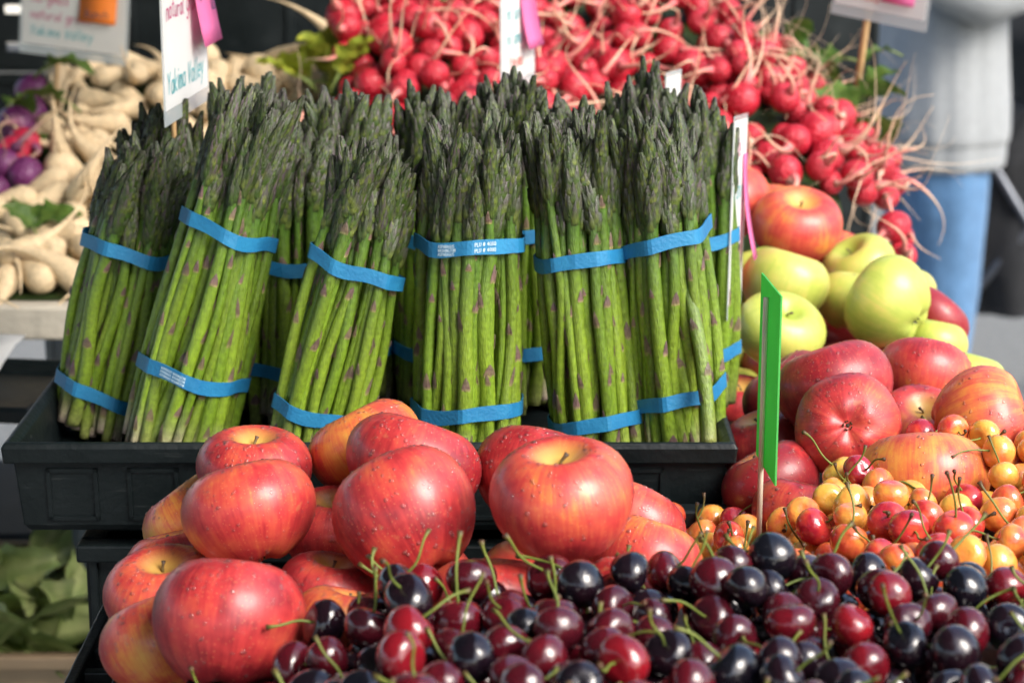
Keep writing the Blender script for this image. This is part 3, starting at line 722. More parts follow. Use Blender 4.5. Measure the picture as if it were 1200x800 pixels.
LEFT = [
 (272,730,190,1.25,(.1,1,-.25),.74,'largest bright red apple, half hidden by the dark cherries at its foot'),
 (190,752,150,1.30,(-.3,.8,-.2),.34,'orange-brown apple pressed against the largest red apple at the crate rim'),
 (196,695,146,1.37,(0,1,.42),.58,'red apple with a yellow stem hollow facing up, above the crate rim'),
 (210,664,130,1.44,(-.2,1,0),.80,'dark red apple peeping out above the apple with the yellow hollow'),
 (226,620,132,1.46,(-.6,.8,0),.22,'plain orange apple standing against the front of the black tray'),
 (290,603,168,1.36,(-.25,.95,-.15),.47,'wide apple, red above and golden below, resting on the heap'),
 (300,552,140,1.44,(.0,1,.30),.72,'wet red apple with flat top behind the wide golden-bellied apple'),
 (477,608,174,1.32,(-.35,.75,-.2),.58,'wet red and yellow streaked apple on top of the heap, pinched at its side'),
 (480,548,166,1.40,(.3,.95,-.1),.76,'glossy bright red apple touching the foot of the asparagus'),
 (428,532,144,1.45,(-.4,.8,0),.30,'golden apple with dotted skin behind the glossy bright red one'),
 (395,612,132,1.44,(0,.8,.3),.66,'red apple deep in the gap between the two topmost apples'),
 (392,700,124,1.32,(.2,.9,.2),.90,'dark red apple low in the heap between two larger ones'),
 (402,730,120,1.27,(.2,.9,.0),.25,'pale peach-coloured apple just above the dark cherries'),
 (653,594,180,1.29,(-.10,1,.36),.43,'large round orange-red apple with bright yellow stem hollow on top'),
 (628,558,148,1.42,(.2,.9,-.2),.72,'wet red apple behind the large round orange-red one'),
 (733,617,140,1.42,(.4,.8,-.2),.46,'pinkish wet apple leaning on the front of the tray'),
 (753,664,142,1.36,(.3,.9,-.1),.40,'pink and yellow apple lowest at the side of the blushed cherries'),
 (738,702,122,1.28,(.2,1,.0),.70,'red apple top showing between cherries and pink-yellow apple'),
 (562,698,150,1.30,(.0,1,.0),.44,'orange apple top in the gap above the cherry stems'),
 (470,735,130,1.30,(.0,1,.0),.55,'reddish apple almost buried behind the dark cherries'),
]
items = put_apples(LEFT, '', ymax=TY0-.002)
relax(items); realise(items, 'large wet apples heaped in the front crate')
RIGHT = [
 (983,458,147,1.66,(-.3,.9,-.1),.84,'big deep red apple above the one showing its calyx'),
 (993,498,130,1.59,(.15,-.05,-1),.62,'red apple turned with its dark calyx hollow to the buyers'),
 (1082,444,120,1.74,(.2,1,-.2),.56,'pinkish striped apple between the big deep red and the yellow-green ones'),
 (1152,496,142,1.60,(.95,.3,.25),.37,'large yellow-orange apple with its stem hollow facing sideways'),
 (1075,502,112,1.66,(0,.5,.5),.68,'small wet red apple squeezed in behind the pale peach one'),
 (1085,566,160,1.52,(0,1,-.2),.20,'pale peach apple half buried by blushed cherries'),
 (1170,574,118,1.54,(.2,1,0),.66,'red apple behind the blushed cherries, under the yellow-orange one'),
 (905,568,122,1.59,(-.4,.8,0),.92,'deep crimson apple touching the corner of the black tray'),
 (936,604,118,1.53,(.2,.9,0),.70,'red apple next to the blushed cherries, below the green card'),
 (900,525,112,1.70,(-.3,.8,.2),.86,'dark red apple in shade directly behind the green card'),
 (925,462,118,1.75,(-.5,.7,0),.88,'dark red apple beside the big deep red one, partly behind the green card'),
 (1093,374,94,2.02,(.6,.7,0),.93,'smooth bright red apple alone at the edge among green ones'),
 (868,475,92,1.90,(0,.8,.4),.55,'small reddish apple down behind the bamboo stick'),
 (1045,358,114,1.95,(-.75,.55,-.4),None,'big yellow-green apple lying on its side above the pinkish one'),
 (914,388,108,1.90,(.22,.72,.62),None,'green apple with its stem hollow turned to the buyers'),
 (918,334,106,2.00,(.3,.9,.05),None,'smooth green apple with raised shoulder under the yellow-red ones'),
 (884,322,94,2.06,(-.3,.9,0),None,'green apple half behind the card on the bamboo stick'),
 (1000,352,92,2.03,(.1,.9,.1),None,'green apple wedged in the middle of the green heap'),
 (1012,318,92,2.12,(-.5,.8,.4),None,'green apple with stem hollow at the back of the green heap'),
 (1050,338,84,2.10,(.2,1,0),None,'small green apple in the back beside the bright red one'),
 (1092,402,80,1.95,(.2,1,0),None,'pale green apple tucked below the bright red one'),
 (1135,446,90,1.86,(.3,1,0),None,'yellow-green apple at the outer edge of the heap'),
 (846,408,92,2.05,(0,1,.2),None,'green apple low behind the asparagus, by the thin stick'),
 (855,462,84,2.00,(0,1,.2),None,'green apple at the bottom behind the tray corner'),
 (925,268,110,2.08,(.12,.78,.55),.40,'yellow-red apple with deep stem hollow at the foot of the radishes'),
 (862,242,104,2.12,(-.4,.9,0),.36,'orange apple beside the tall asparagus, at the foot of the radishes'),
 (908,252,90,2.17,(.2,1,-.2),.18,'pale yellow apple peeping over the one with the deep hollow'),
 (826,312,94,2.02,(-.2,.9,.2),.46,'orange-red apple half hidden by the corner asparagus bunch'),
 (985,300,90,2.18,(.3,.9,0),.50,'pink apple between the green heap and the radishes'),
]
items = put_apples(RIGHT, '')
relax(items, 120, .88); realise(items, 'apples heaped in the box beside the asparagus')
# apples buried underneath, never seen singly
def buried():
    k = MB(); base = APPLES[2][0]; bv = [v.co.copy() for v in base.vertices]; placed = list(SPH)
    bf = [tuple(p.vertices) for p in base.polygons]
    for (p, r) in list(SPH):
        q = p.copy(); floor = .94 if (p.y < 1.5 and p.x < .1) else (1.045 if p.y > 1.5 else 1.05)
        for _ in range(3):
            q = q + Vector((0, .012, -2*r*.93)); rr = r*.9
            if q.z - rr*.8 < floor: break
            if min((q-a).length - (rr+b)*.8 for a, b in placed) < 0: continue
            placed.append((q.copy(), rr)); k.add([q + v*rr*.96 for v in bv], bf)
    if k.v: 
        o = k.obj('buried_apples', M['apple'], None, True); o['blush'] = .6; tag(o, 'lower layer of apples hidden inside the heaps', 'apple', kind='stuff')
buried()

# ------------------------------------------------------------------ piles of small fruit
def drop(n, sample, base, rad, top, seed, tries=26, obstacles=()):
    """each new piece comes to rest on the base or on the pieces below it; returns [(pos, r)]"""
    rg = np.random.default_rng(seed); C = np.zeros((n+len(obstacles),4)); m = 0
    for (p, r) in obstacles: C[m] = (*p, r); m += 1
    first = m; fails = 0
    while m < n+first and fails < 60:
        best = None
        for _ in range(tries):
            x, y = sample(rg); r = rad(rg); z = base(x,y)+r
            if m:
                dd = (C[:m,0]-x)**2+(C[:m,1]-y)**2; s = (C[:m,3]+r)*.97; h = s*s-dd; ok = h > 0
                if ok.any(): z = max(z, float((C[:m,2][ok]+np.sqrt(h[ok])).max()))
            e = z + r - top(x,y)
            if e <= 0 and (best is None or e < best[0]): best = (e,x,y,z,r)
        if best is None: fails += 1; continue
        C[m] = best[1:4] + (best[4],); m += 1
    return [(Vector(C[i,:3]), C[i,3]) for i in range(first, m)]

def round_mesh(name, mat, seed, nu=22, nv=14, squash=.92, dimple=.17, groove=.03):
    k = MB(); vs=[]; rs = random.Random(seed*7+1); e = rs.uniform(.93,1.07)
    for j in range(nv+1):
        f = math.pi*j/nv; s, c = math.sin(f), math.cos(f)
        for q in range(nu):
            th = 2*math.pi*q/nu; r = s*(1+.13*c if squash < .93 else 1+.06*c); z = c*squash
            if c > 0: z -= dimple*math.exp(-(s/.36)**2)
            else: z += .05*math.exp(-(s/.2)**2)
            r *= 1 - groove*math.exp(-(((th-1.57+math.pi)%(2*math.pi)-math.pi)/.35)**2)
            vs.append((r*math.cos(th)*e, r*math.sin(th)/e, z))
    k.add(vs, [(j*nu+q,(j+1)*nu+q,(j+1)*nu+(q+1)%nu,j*nu+(q+1)%nu) for j in range(nv) for q in range(nu)])
    return k.mesh(name, mat)
DCH = [round_mesh('cherry', M['cherry'], i) for i in range(3)]; RCH = [round_mesh('cherry', M['rainier'], i+5) for i in range(3)]
def cstem(i, dark):
    rs = random.Random(200+i); k = MB(); L = rs.uniform(2.2,3.4); bx, by = rs.uniform(-.8,.8), rs.uniform(-.5,.5); n = 9
    ga, gb = ((.10,.14,.022),(.16,.19,.03)) if dark else ((.17,.20,.035),(.12,.13,.03)); br = (.075,.035,.015)
    pts = [(bx*(j/n)**2*1.3, by*(j/n)**2+.1*math.sin(j*.7+i), .62+L*(j/n)*(1-.12*(j/n))) for j in range(n+1)]
    rad_ = [.085]+[.058]*(n-2)+[.08,.13]; dry = rs.uniform(.5,.95) if not dark else .85
    cols = [lerp(lerp(ga,gb,j/n), br, max(0,(j/n-dry)/(1-dry))) for j in range(n+1)]
    k.tube(pts, rad_, 6, cols); return k.mesh('stem', M['stem'], True, True)
DST = [cstem(i, True) for i in range(7)]; RST = [cstem(i+20, False) for i in range(7)]

def cherries(pile, meshes, stems, kinds, seed, stem_p, group, name, hidden_name, limit=300, see=None):
    rs = random.Random(seed)
    def vis(p):
        px, py, d = PX(p); return see(px, py)
    order = sorted(pile, key=lambda a: (not vis(a[0]), -(a[0].z*2.2 - (a[0]-CAM).length)))
    top, rest = order[:limit], order[limit:]
    for (p, r) in top:
        o = link(name, meshes[rs.randrange(len(meshes))]); o.location = p; s = r*rs.uniform(.97,1.05); o.scale = (s*rs.uniform(.94,1.05),s*rs.uniform(.94,1.05),s*rs.uniform(.93,1.08))
        ax = Vector((rs.gauss(0,.8), rs.gauss(-.15,.8), rs.gauss(.45,.6))); o.rotation_mode='QUATERNION'; o.rotation_quaternion = aim(ax, rs.uniform(0,6.28))
        t = rs.random(); acc = 0
        for (pr, lo, hi, lab, g2) in kinds:
            acc += pr
            if t <= acc: break
        o['tone'] = rs.uniform(lo,hi); tag(o, lab, 'cherry', g2)
        if ax.normalized().z > -.2 and rs.random() < stem_p: link('stem', stems[rs.randrange(len(stems))], o)
    if rest:
        k = MB(); bm = meshes[0]; bv = np.array([v.co for v in bm.vertices]); bf = [tuple(q.vertices) for q in bm.polygons]
        for p, r in rest: k.add([tuple(np.array(p)+v*r) for v in bv], bf)
        o = k.obj(hidden_name, meshes[0].materials[0], None, True); o['tone'] = .4
        tag(o, 'cherries lying deeper in the same heap', 'cherry', kind='stuff')

# dark cherries
def d_top(x, y):
    z = 1.209 + .006*math.sin(x*23+1)*math.cos(y*31) + .004*math.sin(x*61)
    z = min(z, 1.140 + .62*(x+.165)) if x < -.04 else z
    return min(z, 1.150 + .9*(1.185-y)*1.6 + .02)
def d_base(x, y): return max(1.066, min(1.158, d_top(x,y)-.052))
obs = [(p, r*.97) for p, r in SPH if p.y < 1.6]
pile = drop(560, lambda g: (g.uniform(-.158,.385), g.uniform(.935,1.172)), d_base, lambda g: g.uniform(.0118,.0144), d_top, 3, obstacles=obs)
k = MB(); nn = 30; gx = np.linspace(-.166,.46,nn); gy = np.linspace(.86,1.162,nn)
k.add([(x,y,d_base(x,y)-.004) for y in gy for x in gx], [(j*nn+i,j*nn+i+1,(j+1)*nn+i+1,(j+1)*nn+i) for j in range(nn-1) for i in range(nn-1)])
tag(k.obj('box_liner', M['black'], None, True), 'dark liner on which the dark cherries are heaped', 'liner')
cherries(pile, DCH, DST, [(.40,.0,.22,'nearly black glossy cherry in the heap of dark cherries','blackish cherries in the front heap'),
    (.45,.38,.62,'dark wine-red cherry in the heap of dark cherries','wine-red cherries in the front heap'),
    (.15,.68,.92,'brighter red cherry in the heap of dark cherries','brighter red cherries in the front heap')], 8, .75, '', 'dark_cherry', 'deeper_cherries', 300,
    lambda px,py: -20 < px < 1225 and py < 815)
# blushed cherries
def r_top(x, y):
    z = 1.178 + max(0,x-.2)*.04 + .006*math.sin(x*30+y*20); xl = .118 + max(0,(y-1.36))*.33
    z = min(z, 1.122 + max(0,(x-xl))*.55); return min(z, 1.15 + (y-1.17)*.5) if y < 1.22 else z
def r_base(x, y): return max(1.052, r_top(x,y)-.046)
obs = [(p, r*.95) for p, r in SPH if p.y < 1.8]
pile = drop(430, lambda g: (g.uniform(.112,.45), g.uniform(1.19,1.50)), r_base, lambda g: g.uniform(.0110,.0131), r_top, 9, obstacles=obs)
k = MB(); gx = np.linspace(.108,.462,nn); gy = np.linspace(1.188,1.492,nn)
k.add([(x,y,r_base(x,y)-.004) for y in gy for x in gx], [(j*nn+i,j*nn+i+1,(j+1)*nn+i+1,(j+1)*nn+i) for j in range(nn-1) for i in range(nn-1)])
tag(k.obj('box_liner', M['black'], None, True), 'dark liner on which the blushed cherries are heaped', 'liner')
cherries(pile, RCH, RST, [(.36,.14,.36,'yellow cherry with a light orange flush','yellow cherries beside the apples'),
    (.40,.40,.60,'orange cherry with a red cheek','orange-red cherries beside the apples'),
    (.22,.72,.95,'mostly red cherry among the yellow blushed ones','red cherries among the yellow ones')], 6, .72, '', 'blush_cherry', 'deeper_blush_cherries', 300,
    lambda px,py: 780 < px < 1225 and py < 720)

# ------------------------------------------------------------------ radishes and turnips
RAD = [round_mesh('radish', M['radish'], i+11, 20, 14, [1.0,1.12,.94][i], .04, .0) for i in range(3)]
RADP = [round_mesh('radish', M['purple_radish'], 15, 20, 14, 1.1, .04, 0), round_mesh('radish', M['crimson_radish'], 16, 20, 14, 1.0, .04, 0)]
def rtail(i, c0, c1, L0=2.2, L1=5.6, r=.105):
    rs = random.Random(300+i); k = MB(); n = 14; L = rs.uniform(L0,L1); d = Vector((0,0,1)); p = Vector((0,0,.86)); pts=[p.copy()]
    b1 = Vector((rs.uniform(-1,1), rs.uniform(-1,1), 0))*.28; b2 = Vector((rs.uniform(-1,1), rs.uniform(-1,1), rs.uniform(-.5,.5)))*.30
    for j in range(n):
        p = p + d*L/n; pts.append(p.copy()); t = j/n; d = (d + b1*(1-t)*.8 + b2*math.sin(t*5+i)*1.1).normalized()
    rad_ = [r*2.1*(1-j/n)**3 + r*.42*(1-.7*j/n) for j in range(n+1)]; rad_[0] = .36
    cols = [lerp(c0, c1, min(1, (j/n)*2.2)) for j in range(n+1)]
    k.tube(pts, rad_, 7, cols); return k.mesh('root', M['root'], True, True)
TAIL = [rtail(i, (.62,.12,.14), (.70,.50,.33), 3.4, 7.4) for i in range(22)]
TAILP = [rtail(i+30, (.25,.06,.2), (.40,.28,.16), 2,6) for i in range(5)]
TAILF = [rtail(i+60, (.70,.40,.30), (.78,.60,.42), 5.0, 9.5, .045) for i in range(10)]
def plant_root(name, me, tails, p, r, axis, rs, label, cat, group, tail_p=.8):
    o = link(name, me); o.location = p; s = r*rs.uniform(.95,1.12); o.scale = (s,s,s); o.rotation_mode='QUATERNION'
    o.rotation_quaternion = aim(axis, rs.uniform(0,6.28)); tag(o, label, cat, group)
    if rs.random() < tail_p: link('root', tails[rs.randrange(len(tails))], o)
    return o
def rad_top(x, y):
    # heap rising to the back, falling away to the outer side
    z = 1.205 + (y-2.06)*.34
    z += .018*math.sin(x*17+y*9) + .012*math.sin(x*33-y*21)
    edge = .395 + .012*math.sin(y*30) - max(0,y-2.42)*.42
    return z - max(0, x-(edge-.10))*.75 - max(0, -.10-x)*.25
def rad_base(x, y): return max(1.10, rad_top(x,y)-.058)
pile = drop(420, lambda g: (g.uniform(-.20,.425), g.uniform(2.235,2.66)), rad_base, lambda g: float(np.clip(g.normal(.0205,.0040),.013,.030)), rad_top, 21,
            obstacles=[(p,r*.9) for p,r in SPH if p.y > 1.9])
rs = random.Random(77); cnt = 0
def shown(p):
    px, py, d = PX(p); return -20 < py and px < 1215 and not (px < 832 and py > 190)
vis_ = [a for a in pile if shown(a[0])]; vis_.sort(key=lambda a: -(a[0].z - rad_top(a[0].x,a[0].y)))
for (p, r) in vis_[:300]:
    ax = Vector((rs.gauss(.30,.6), rs.gauss(-.75,.45), rs.gauss(.25,.55)))
    ro = plant_root('radish', RAD[rs.randrange(3)], TAIL, p, r, ax, rs, ('large round red radish with a pale root' if r > .0190 else 'small red radish with a thin pale root' if r < .0150 else 'middle-sized red radish with a pale root') + ' in the big heap behind the asparagus', 'radish', 'large red radishes' if r > .0190 else 'small red radishes' if r < .0150 else 'middle-sized red radishes', .95)
    if rs.random() < (.8 if p.x > .22 else .08):
        q = link('root', TAILF[rs.randrange(10)], ro); q.rotation_euler = (rs.uniform(-.5,.5), rs.uniform(-.5,.5), 0)
# the soil-dark leaf bed below the radishes and the turnips
def leaf_mesh(i, L=.10, W=.035, c0=(.06,.13,.02), c1=(.16,.24,.045)):
    rs = random.Random(500+i); k = MB(); n = 9; vs=[]; cc=[]; cur = rs.uniform(.3,1.3); tw = rs.uniform(-.5,.5)
    for j in range(n+1):
        t = j/n; a = cur*t; c = Vector((0, L*math.sin(a)/cur if cur else 0, L*(1-math.cos(a))/cur*-1)); wv = W*(math.sin(math.pi*min(1,t*.85+.12))**.8)*(1+.18*math.sin(j*2.6+i)) + .0015
        for s_ in (-1,-.5,0,.5,1):
            vs.append((c.x+wv*s_, c.y, c.z + abs(s_)*wv*.35 + .004*math.sin(j*1.7+s_*3+i) + tw*wv*s_*t)); cc.append(lerp(c0, c1, rs.random()*.5+ (.4 if s_ == 0 else 0)))
    k.add(vs, [(j*5+q,j*5+q+1,(j+1)*5+q+1,(j+1)*5+q) for j in range(n) for q in range(4)], cc)
    k.tube([(0,-L*.5,-.004),(0,-L*.2,.0),(0,0,0)], .0018, 5, [(.2,.26,.07)]*3)
    return k.mesh('leaf', M['leaf'], True, True)
LEAF = [leaf_mesh(i, .055, .017) for i in range(6)]; YLEAF = [leaf_mesh(i+10, .045, .016, (.22,.30,.03), (.46,.45,.05)) for i in range(4)]
PLEAF = [leaf_mesh(i+20, .22, .019, (.20,.28,.08), (.52,.55,.25)) for i in range(6)]
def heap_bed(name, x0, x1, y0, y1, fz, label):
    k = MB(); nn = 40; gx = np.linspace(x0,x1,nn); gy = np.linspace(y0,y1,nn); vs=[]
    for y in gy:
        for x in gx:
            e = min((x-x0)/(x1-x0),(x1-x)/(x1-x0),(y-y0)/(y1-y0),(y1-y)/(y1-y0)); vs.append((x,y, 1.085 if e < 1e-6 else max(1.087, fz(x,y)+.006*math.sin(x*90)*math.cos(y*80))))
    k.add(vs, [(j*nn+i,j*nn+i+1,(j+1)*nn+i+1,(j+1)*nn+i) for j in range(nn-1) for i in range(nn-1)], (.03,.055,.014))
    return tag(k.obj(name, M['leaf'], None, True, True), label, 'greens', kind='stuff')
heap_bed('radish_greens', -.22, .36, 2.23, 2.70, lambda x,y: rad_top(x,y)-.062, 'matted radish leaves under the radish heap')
def leaf_bunch(spots, label, meshes, seed, name='leaf_bunch', size=(.7,1.3), spread=.03, n=9, cat='leaves', group=None):
    rs = random.Random(seed); c = sum(spots, Vector())/len(spots); root = empty(name, c)
    for sp in spots:
        for i in range(n):
            o = link('leaf', meshes[rs.randrange(len(meshes))], root)
            o.location = sp - c + Vector((rs.gauss(0,spread), rs.gauss(0,spread), rs.gauss(0,spread*.7)))
            s = rs.uniform(*size); o.scale = (s,s,s); o.rotation_euler = (rs.uniform(-.2,1.3), rs.uniform(-.6,.6), rs.uniform(0,6.28))
    return tag(root, label, cat, group)
leaf_bunch([P(400,95,2.55),P(425,85,2.6)], 'yellowing leaves beside the first radishes', YLEAF, 1)
leaf_bunch([P(490,45,2.72),P(520,70,2.7),P(555,20,2.8)], 'dark green radish leaves above the first red radishes', LEAF, 2, n=8)
leaf_bunch([P(668,45,2.66),P(640,20,2.75)], 'green radish leaves just behind the white radish price card', LEAF, 3, n=6)
leaf_bunch([P(985,95,2.55),P(975,150,2.46),P(930,75,2.6)], 'light green leaves at the outer edge of the radish heap', LEAF, 4, n=6)
# turnips: tapered, bent white roots
def turnip_mesh(i):
    rs = random.Random(600+i); k = MB(); n = 14; pts=[]; rad_=[]; p = Vector((0,0,-1.0)); d = Vector((0,0,1)); b = Vector((rs.uniform(-1,1),rs.uniform(-1,1),0))*.26
    L = rs.uniform(4.2,7.0); fat = rs.uniform(.8,1.02)
    prof = [.34,.72,.94,1.0,.95,.82,.64,.46,.32,.22,.155,.115,.085,.06,.035]
    for j in range(n+1):
        t = j/n; pts.append(p.copy()); rad_.append(prof[j]*fat); p = p + d*(.30 if j < 4 else .30+ (L-3)/9*1.0); d = (d + b*t*(1.2 if j > 4 else .2)).normalized()
    k.tube(pts, rad_, 14); return k.mesh('turnip', M['turnip'], True)
TUR = [turnip_mesh(i) for i in range(8)]
def tur_top(x, y): return 1.118 + .02*min(1,max(0,(x+.45)/.15)) + (y-2.24)*.36 + .012*math.sin(x*19+y*13)
pile = drop(230, lambda g: (g.uniform(-.60,-.20), g.uniform(2.255,2.74)), lambda x,y: max(1.085,tur_top(x,y)-.05), lambda g: g.uniform(.0165,.0215), tur_top, 33)
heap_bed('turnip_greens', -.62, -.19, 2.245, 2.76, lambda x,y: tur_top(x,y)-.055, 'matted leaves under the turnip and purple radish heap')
rs = random.Random(12)
for (p, r) in pile:
    px, py, d = PX(p)
    if px < -40 or py < -20 or (px > 215 and py > 170): continue
    ax = Vector((rs.gauss(.0,.8), rs.gauss(-.5,.6), rs.gauss(-.1,.5)))
    if px < 50 + rs.uniform(-22,22) and py < 225 + rs.uniform(-25,25):
        q = rs.random() < .5
        plant_root('radish', RADP[0 if q else 1], TAILP, p, r*1.18, ax, rs, 'purple radish beside the white turnips' if q else 'crimson radish among the purple ones beside the turnips', 'radish', 'purple radishes next to the turnips' if q else 'crimson radishes next to the turnips')
    else:
        o = link('turnip', TUR[rs.randrange(8)]); o.location = p; s = r*rs.uniform(.92,1.1); o.scale = (s,s,s); o.rotation_mode='QUATERNION'; o.rotation_quaternion = aim(ax, rs.uniform(0,6.28))
        tag(o, 'cream-white tapered turnip with a thin bent tail in the heap', 'turnip', 'white turnips heaped on the plank table')
leaf_bunch([P(28,255,2.36)], 'small green leaves among turnips near the table edge', LEAF, 5, n=4)
leaf_bunch([P(62,112,2.62)], 'green leaves between purple radishes and turnips', LEAF, 6, n=4)

# ------------------------------------------------------------------ price cards on sticks
def card(BL, BR, h, label, stick_u, stick_bottom, lines, note=None, mat='card', stick_mat='wood', sleeve=True, lean=0.0, stick_r=.0022, name='price_card', stick_front=False):
    BL, BR = Vector(BL), Vector(BR); u = BR-BL; W = u.length; u.normalize(); z = Vector((0,0,1)); v = (z - u*z.dot(u)).normalized(); nrm = u.cross(v).normalized()
    v = (v + nrm*lean).normalized(); nrm = u.cross(v).normalized()
    su, sb = stick_u, stick_bottom
    root = empty(name, BL + u*su*W - v*sb)
    Lo = lambda a, b, c=0: (BL + u*a + v*b + nrm*c) - root.location
    def slab(a0,a1,b0,b1,c0,c1,nm,m,parent=root,bend=0):
        k = MB(); k.hexa([Lo(a0,b0,c0+bend),Lo(a1,b0,c0+bend),Lo(a1,b0,c1+bend),Lo(a0,b0,c1+bend)],[Lo(a0,b1,c0),Lo(a1,b1,c0),Lo(a1,b1,c1),Lo(a0,b1,c1)]); return k.obj(nm, m, parent)
    c = slab(0,W,0,h,-.0006,.0006,'card',M[mat])
    if sleeve:
        k = MB()
        for (a0,a1,b0,b1) in ((-.004,W+.004,-.012,-.0005),(-.004,W+.004,h+.0005,h+.004),(-.004,-.0005,-.0005,h+.0005),(W+.0005,W+.004,-.0005,h+.0005)):
            k.hexa([Lo(a0,b0,-.0004),Lo(a1,b0,-.0004),Lo(a1,b0,.0004),Lo(a0,b0,.0004)],[Lo(a0,b1,-.0004),Lo(a1,b1,-.0004),Lo(a1,b1,.0004),Lo(a0,b1,.0004)])
        k.obj('sleeve_edge', M['sleeve'], root)
    off = (.0006+stick_r) if stick_front else -(.0006+stick_r)
    k = MB(); k.tube([Lo(su*W,-sb,off), Lo(su*W,h*.8 if not stick_front else h*.92,off)], stick_r, 8); k.obj('stick', M[stick_mat], root, True)
    rs = random.Random(len(label))
    for (txt, a, b, hh, ink) in lines:
        k = MB(); text_ribbon(k, write(txt, a, b, hh, .15, .06, rs), lambda x,y: Lo(x,y,.0010), hh*.10); k.obj('writing', M[ink], c)
    if note:
        a0,a1,b0,b1,nm,bend,ntxt = note
        k = MB(); n = 8
        f = lambda t: .0014 + bend*(1-t)**2
        vs = [Lo(a, b0+(b1-b0)*j/n, f(j/n)+e) for e in (0,.0005) for j in range(n+1) for a in (a0,a1)]; o2 = 2*(n+1)
        fs = [(2*j,2*j+2,2*j+3,2*j+1) for j in range(n)] + [(o2+2*j,o2+2*j+1,o2+2*j+3,o2+2*j+2) for j in range(n)] + [(2*j,o2+2*j,o2+2*j+2,2*j+2) for j in range(n)] + [(2*j+1,2*j+3,o2+2*j+3,o2+2*j+1) for j in range(n)] + [(0,1,o2+1,o2),(2*n,o2+2*n,o2+2*n+1,2*n+1)]
        k.add(vs, fs); no = k.obj('sticky_note', M[nm], root, True)
        k = MB()
        for (txt, a, b, hh) in ntxt: text_ribbon(k, write(txt, a0+a, b0+b, hh, .12, .05, rs), lambda x,y: Lo(x,y,f(min(1,max(0,(y-b0)/(b1-b0))))+.0010), hh*.085)
        k.obj('writing', M['ink_dark'], no)
    return tag(root, label, 'price card')
# asparagus card
card(P(194,131,1.70), P(243,101,1.84), .20, 'tall white price card with a pink note on a stick among the asparagus', .24, .12,
     [('Yakima Valley',.006,.012,.017,'ink_teal'),('natural grown',.010,.070,.015,'ink_pink'),('No gmos',.018,.104,.018,'ink_purple'),('No pesticides',.010,.140,.016,'ink_pink'),('Yakima',.02,.172,.02,'ink_teal')],
     (.085,.148,.040,.150,'pink_note',.012,[('$1.',.006,.040,.036),('99',.044,.060,.018),('lb',.046,.026,.016)]))
# turnip card
card(P(26,50,2.66), P(146,66,2.63), .16, 'white price card with an orange note on a stick among the turnips', .34, .12,
     [('Yakima Valley',.010,.012,.0115,'ink_teal'),('natural grown',.010,.032,.0105,'ink_pink'),('no gmos',.012,.052,.0115,'ink_pink')],
     (.076,.124,.036,.100,'orange_note',.004,[('$2.',.010,.032,.018),('bunch',.008,.006,.010)]))
k = None
# radish card
card(P(588,100,2.10), P(625,84,2.19), .125, 'white price card with a pink note standing in the radishes', .5, .09,
     [('Yakima',.02,.012,.012,'ink_red'),('no gmos',.012,.036,.013,'ink_teal'),('no spray',.012,.060,.013,'ink_teal'),('Radish',.012,.098,.018,'ink_red')],
     (.052,.098,.028,.095,'pink_note',.010,[]))
# card at the outer edge of the radishes
card(P(979,4,2.46), P(1083,25,2.40), .14, 'white price card with pink note on a thick stick by the outer radishes', .36, .14,
     [('Yakima',.012,.010,.012,'ink_red')], (.058,.098,.013,.07,'pink_note',.003,[('$2',.01,.02,.03)]), stick_r=.004)
# apple card, nearly edge-on
card(P(853,358,1.78), P(868,340,1.90), .150, 'narrow-looking white card with pink note on bamboo stick by the green apples', .12, .13,
     [('Yakima Valley',.006,.020,.012,'ink_pink'),('no gmos',.006,.05,.016,'ink_teal'),('no spray',.006,.085,.016,'ink_teal'),('apple',.01,.12,.018,'ink_pink')],
     (.085,.120,.030,.120,'pink_note',.012,[]), sleeve=True, stick_r=.0028)
# small card corner behind the asparagus
card(P(780,128,1.93), P(796,122,1.99), .028, 'small grey-white card tip rising behind the tallest asparagus', .4, .08, [], None, stick_r=.0018)
# bare thin stick behind the tray corner
k = MB(); k.tube([P(845,410,2.0)+Vector((0,0,-.03)), P(824,285,1.98)], .0018, 6); tag(k.obj('thin_stick', M['pale_wood'], None, True), 'thin bare stick leaning behind the asparagus by the green apples', 'stick')
# green card for the cherries, nearly edge-on
card(P(887,532,1.500), P(909,569,1.433), .128, 'bright green card on a pale stick standing in the blushed cherries', .42, .075, [], None, mat='green_card', stick_mat='pale_wood', sleeve=False, stick_front=True, stick_r=.0019)

# ------------------------------------------------------------------ box of leafy greens, low on the left
M['tan'] = simple('tan_plastic', (.36,.25,.15), .6, .15, 10)
crate('greens_crate', -.93, -.445, 2.20, 2.56, .53, .70, 'tan slotted crate filled with leek-like leafy greens', slots=True, mat=M['tan'])
k = MB(); k.box(-.97,-.553,2.17,2.39,0,.528); tag(k.obj('low_stand', M['concrete'], bevel=.008), 'low concrete stand under the tan crate of greens', 'stand')
rs = random.Random(9)
for i in range(90):
    x = rs.uniform(-.90,-.475); y = rs.uniform(2.24,2.52)
    o = link('leafy_green', PLEAF[rs.randrange(6)]); o.location = (x, y, .62+rs.uniform(.0,.095)); s = rs.uniform(.75,1.15); o.scale = (s*1.2,s,s)
    o.rotation_euler = (rs.uniform(-.1,.9), rs.uniform(-.9,.9), rs.uniform(0,6.28))
    tag(o, 'long pale green leaf lying in the tan crate', 'leaf', 'long leaves in the tan crate')

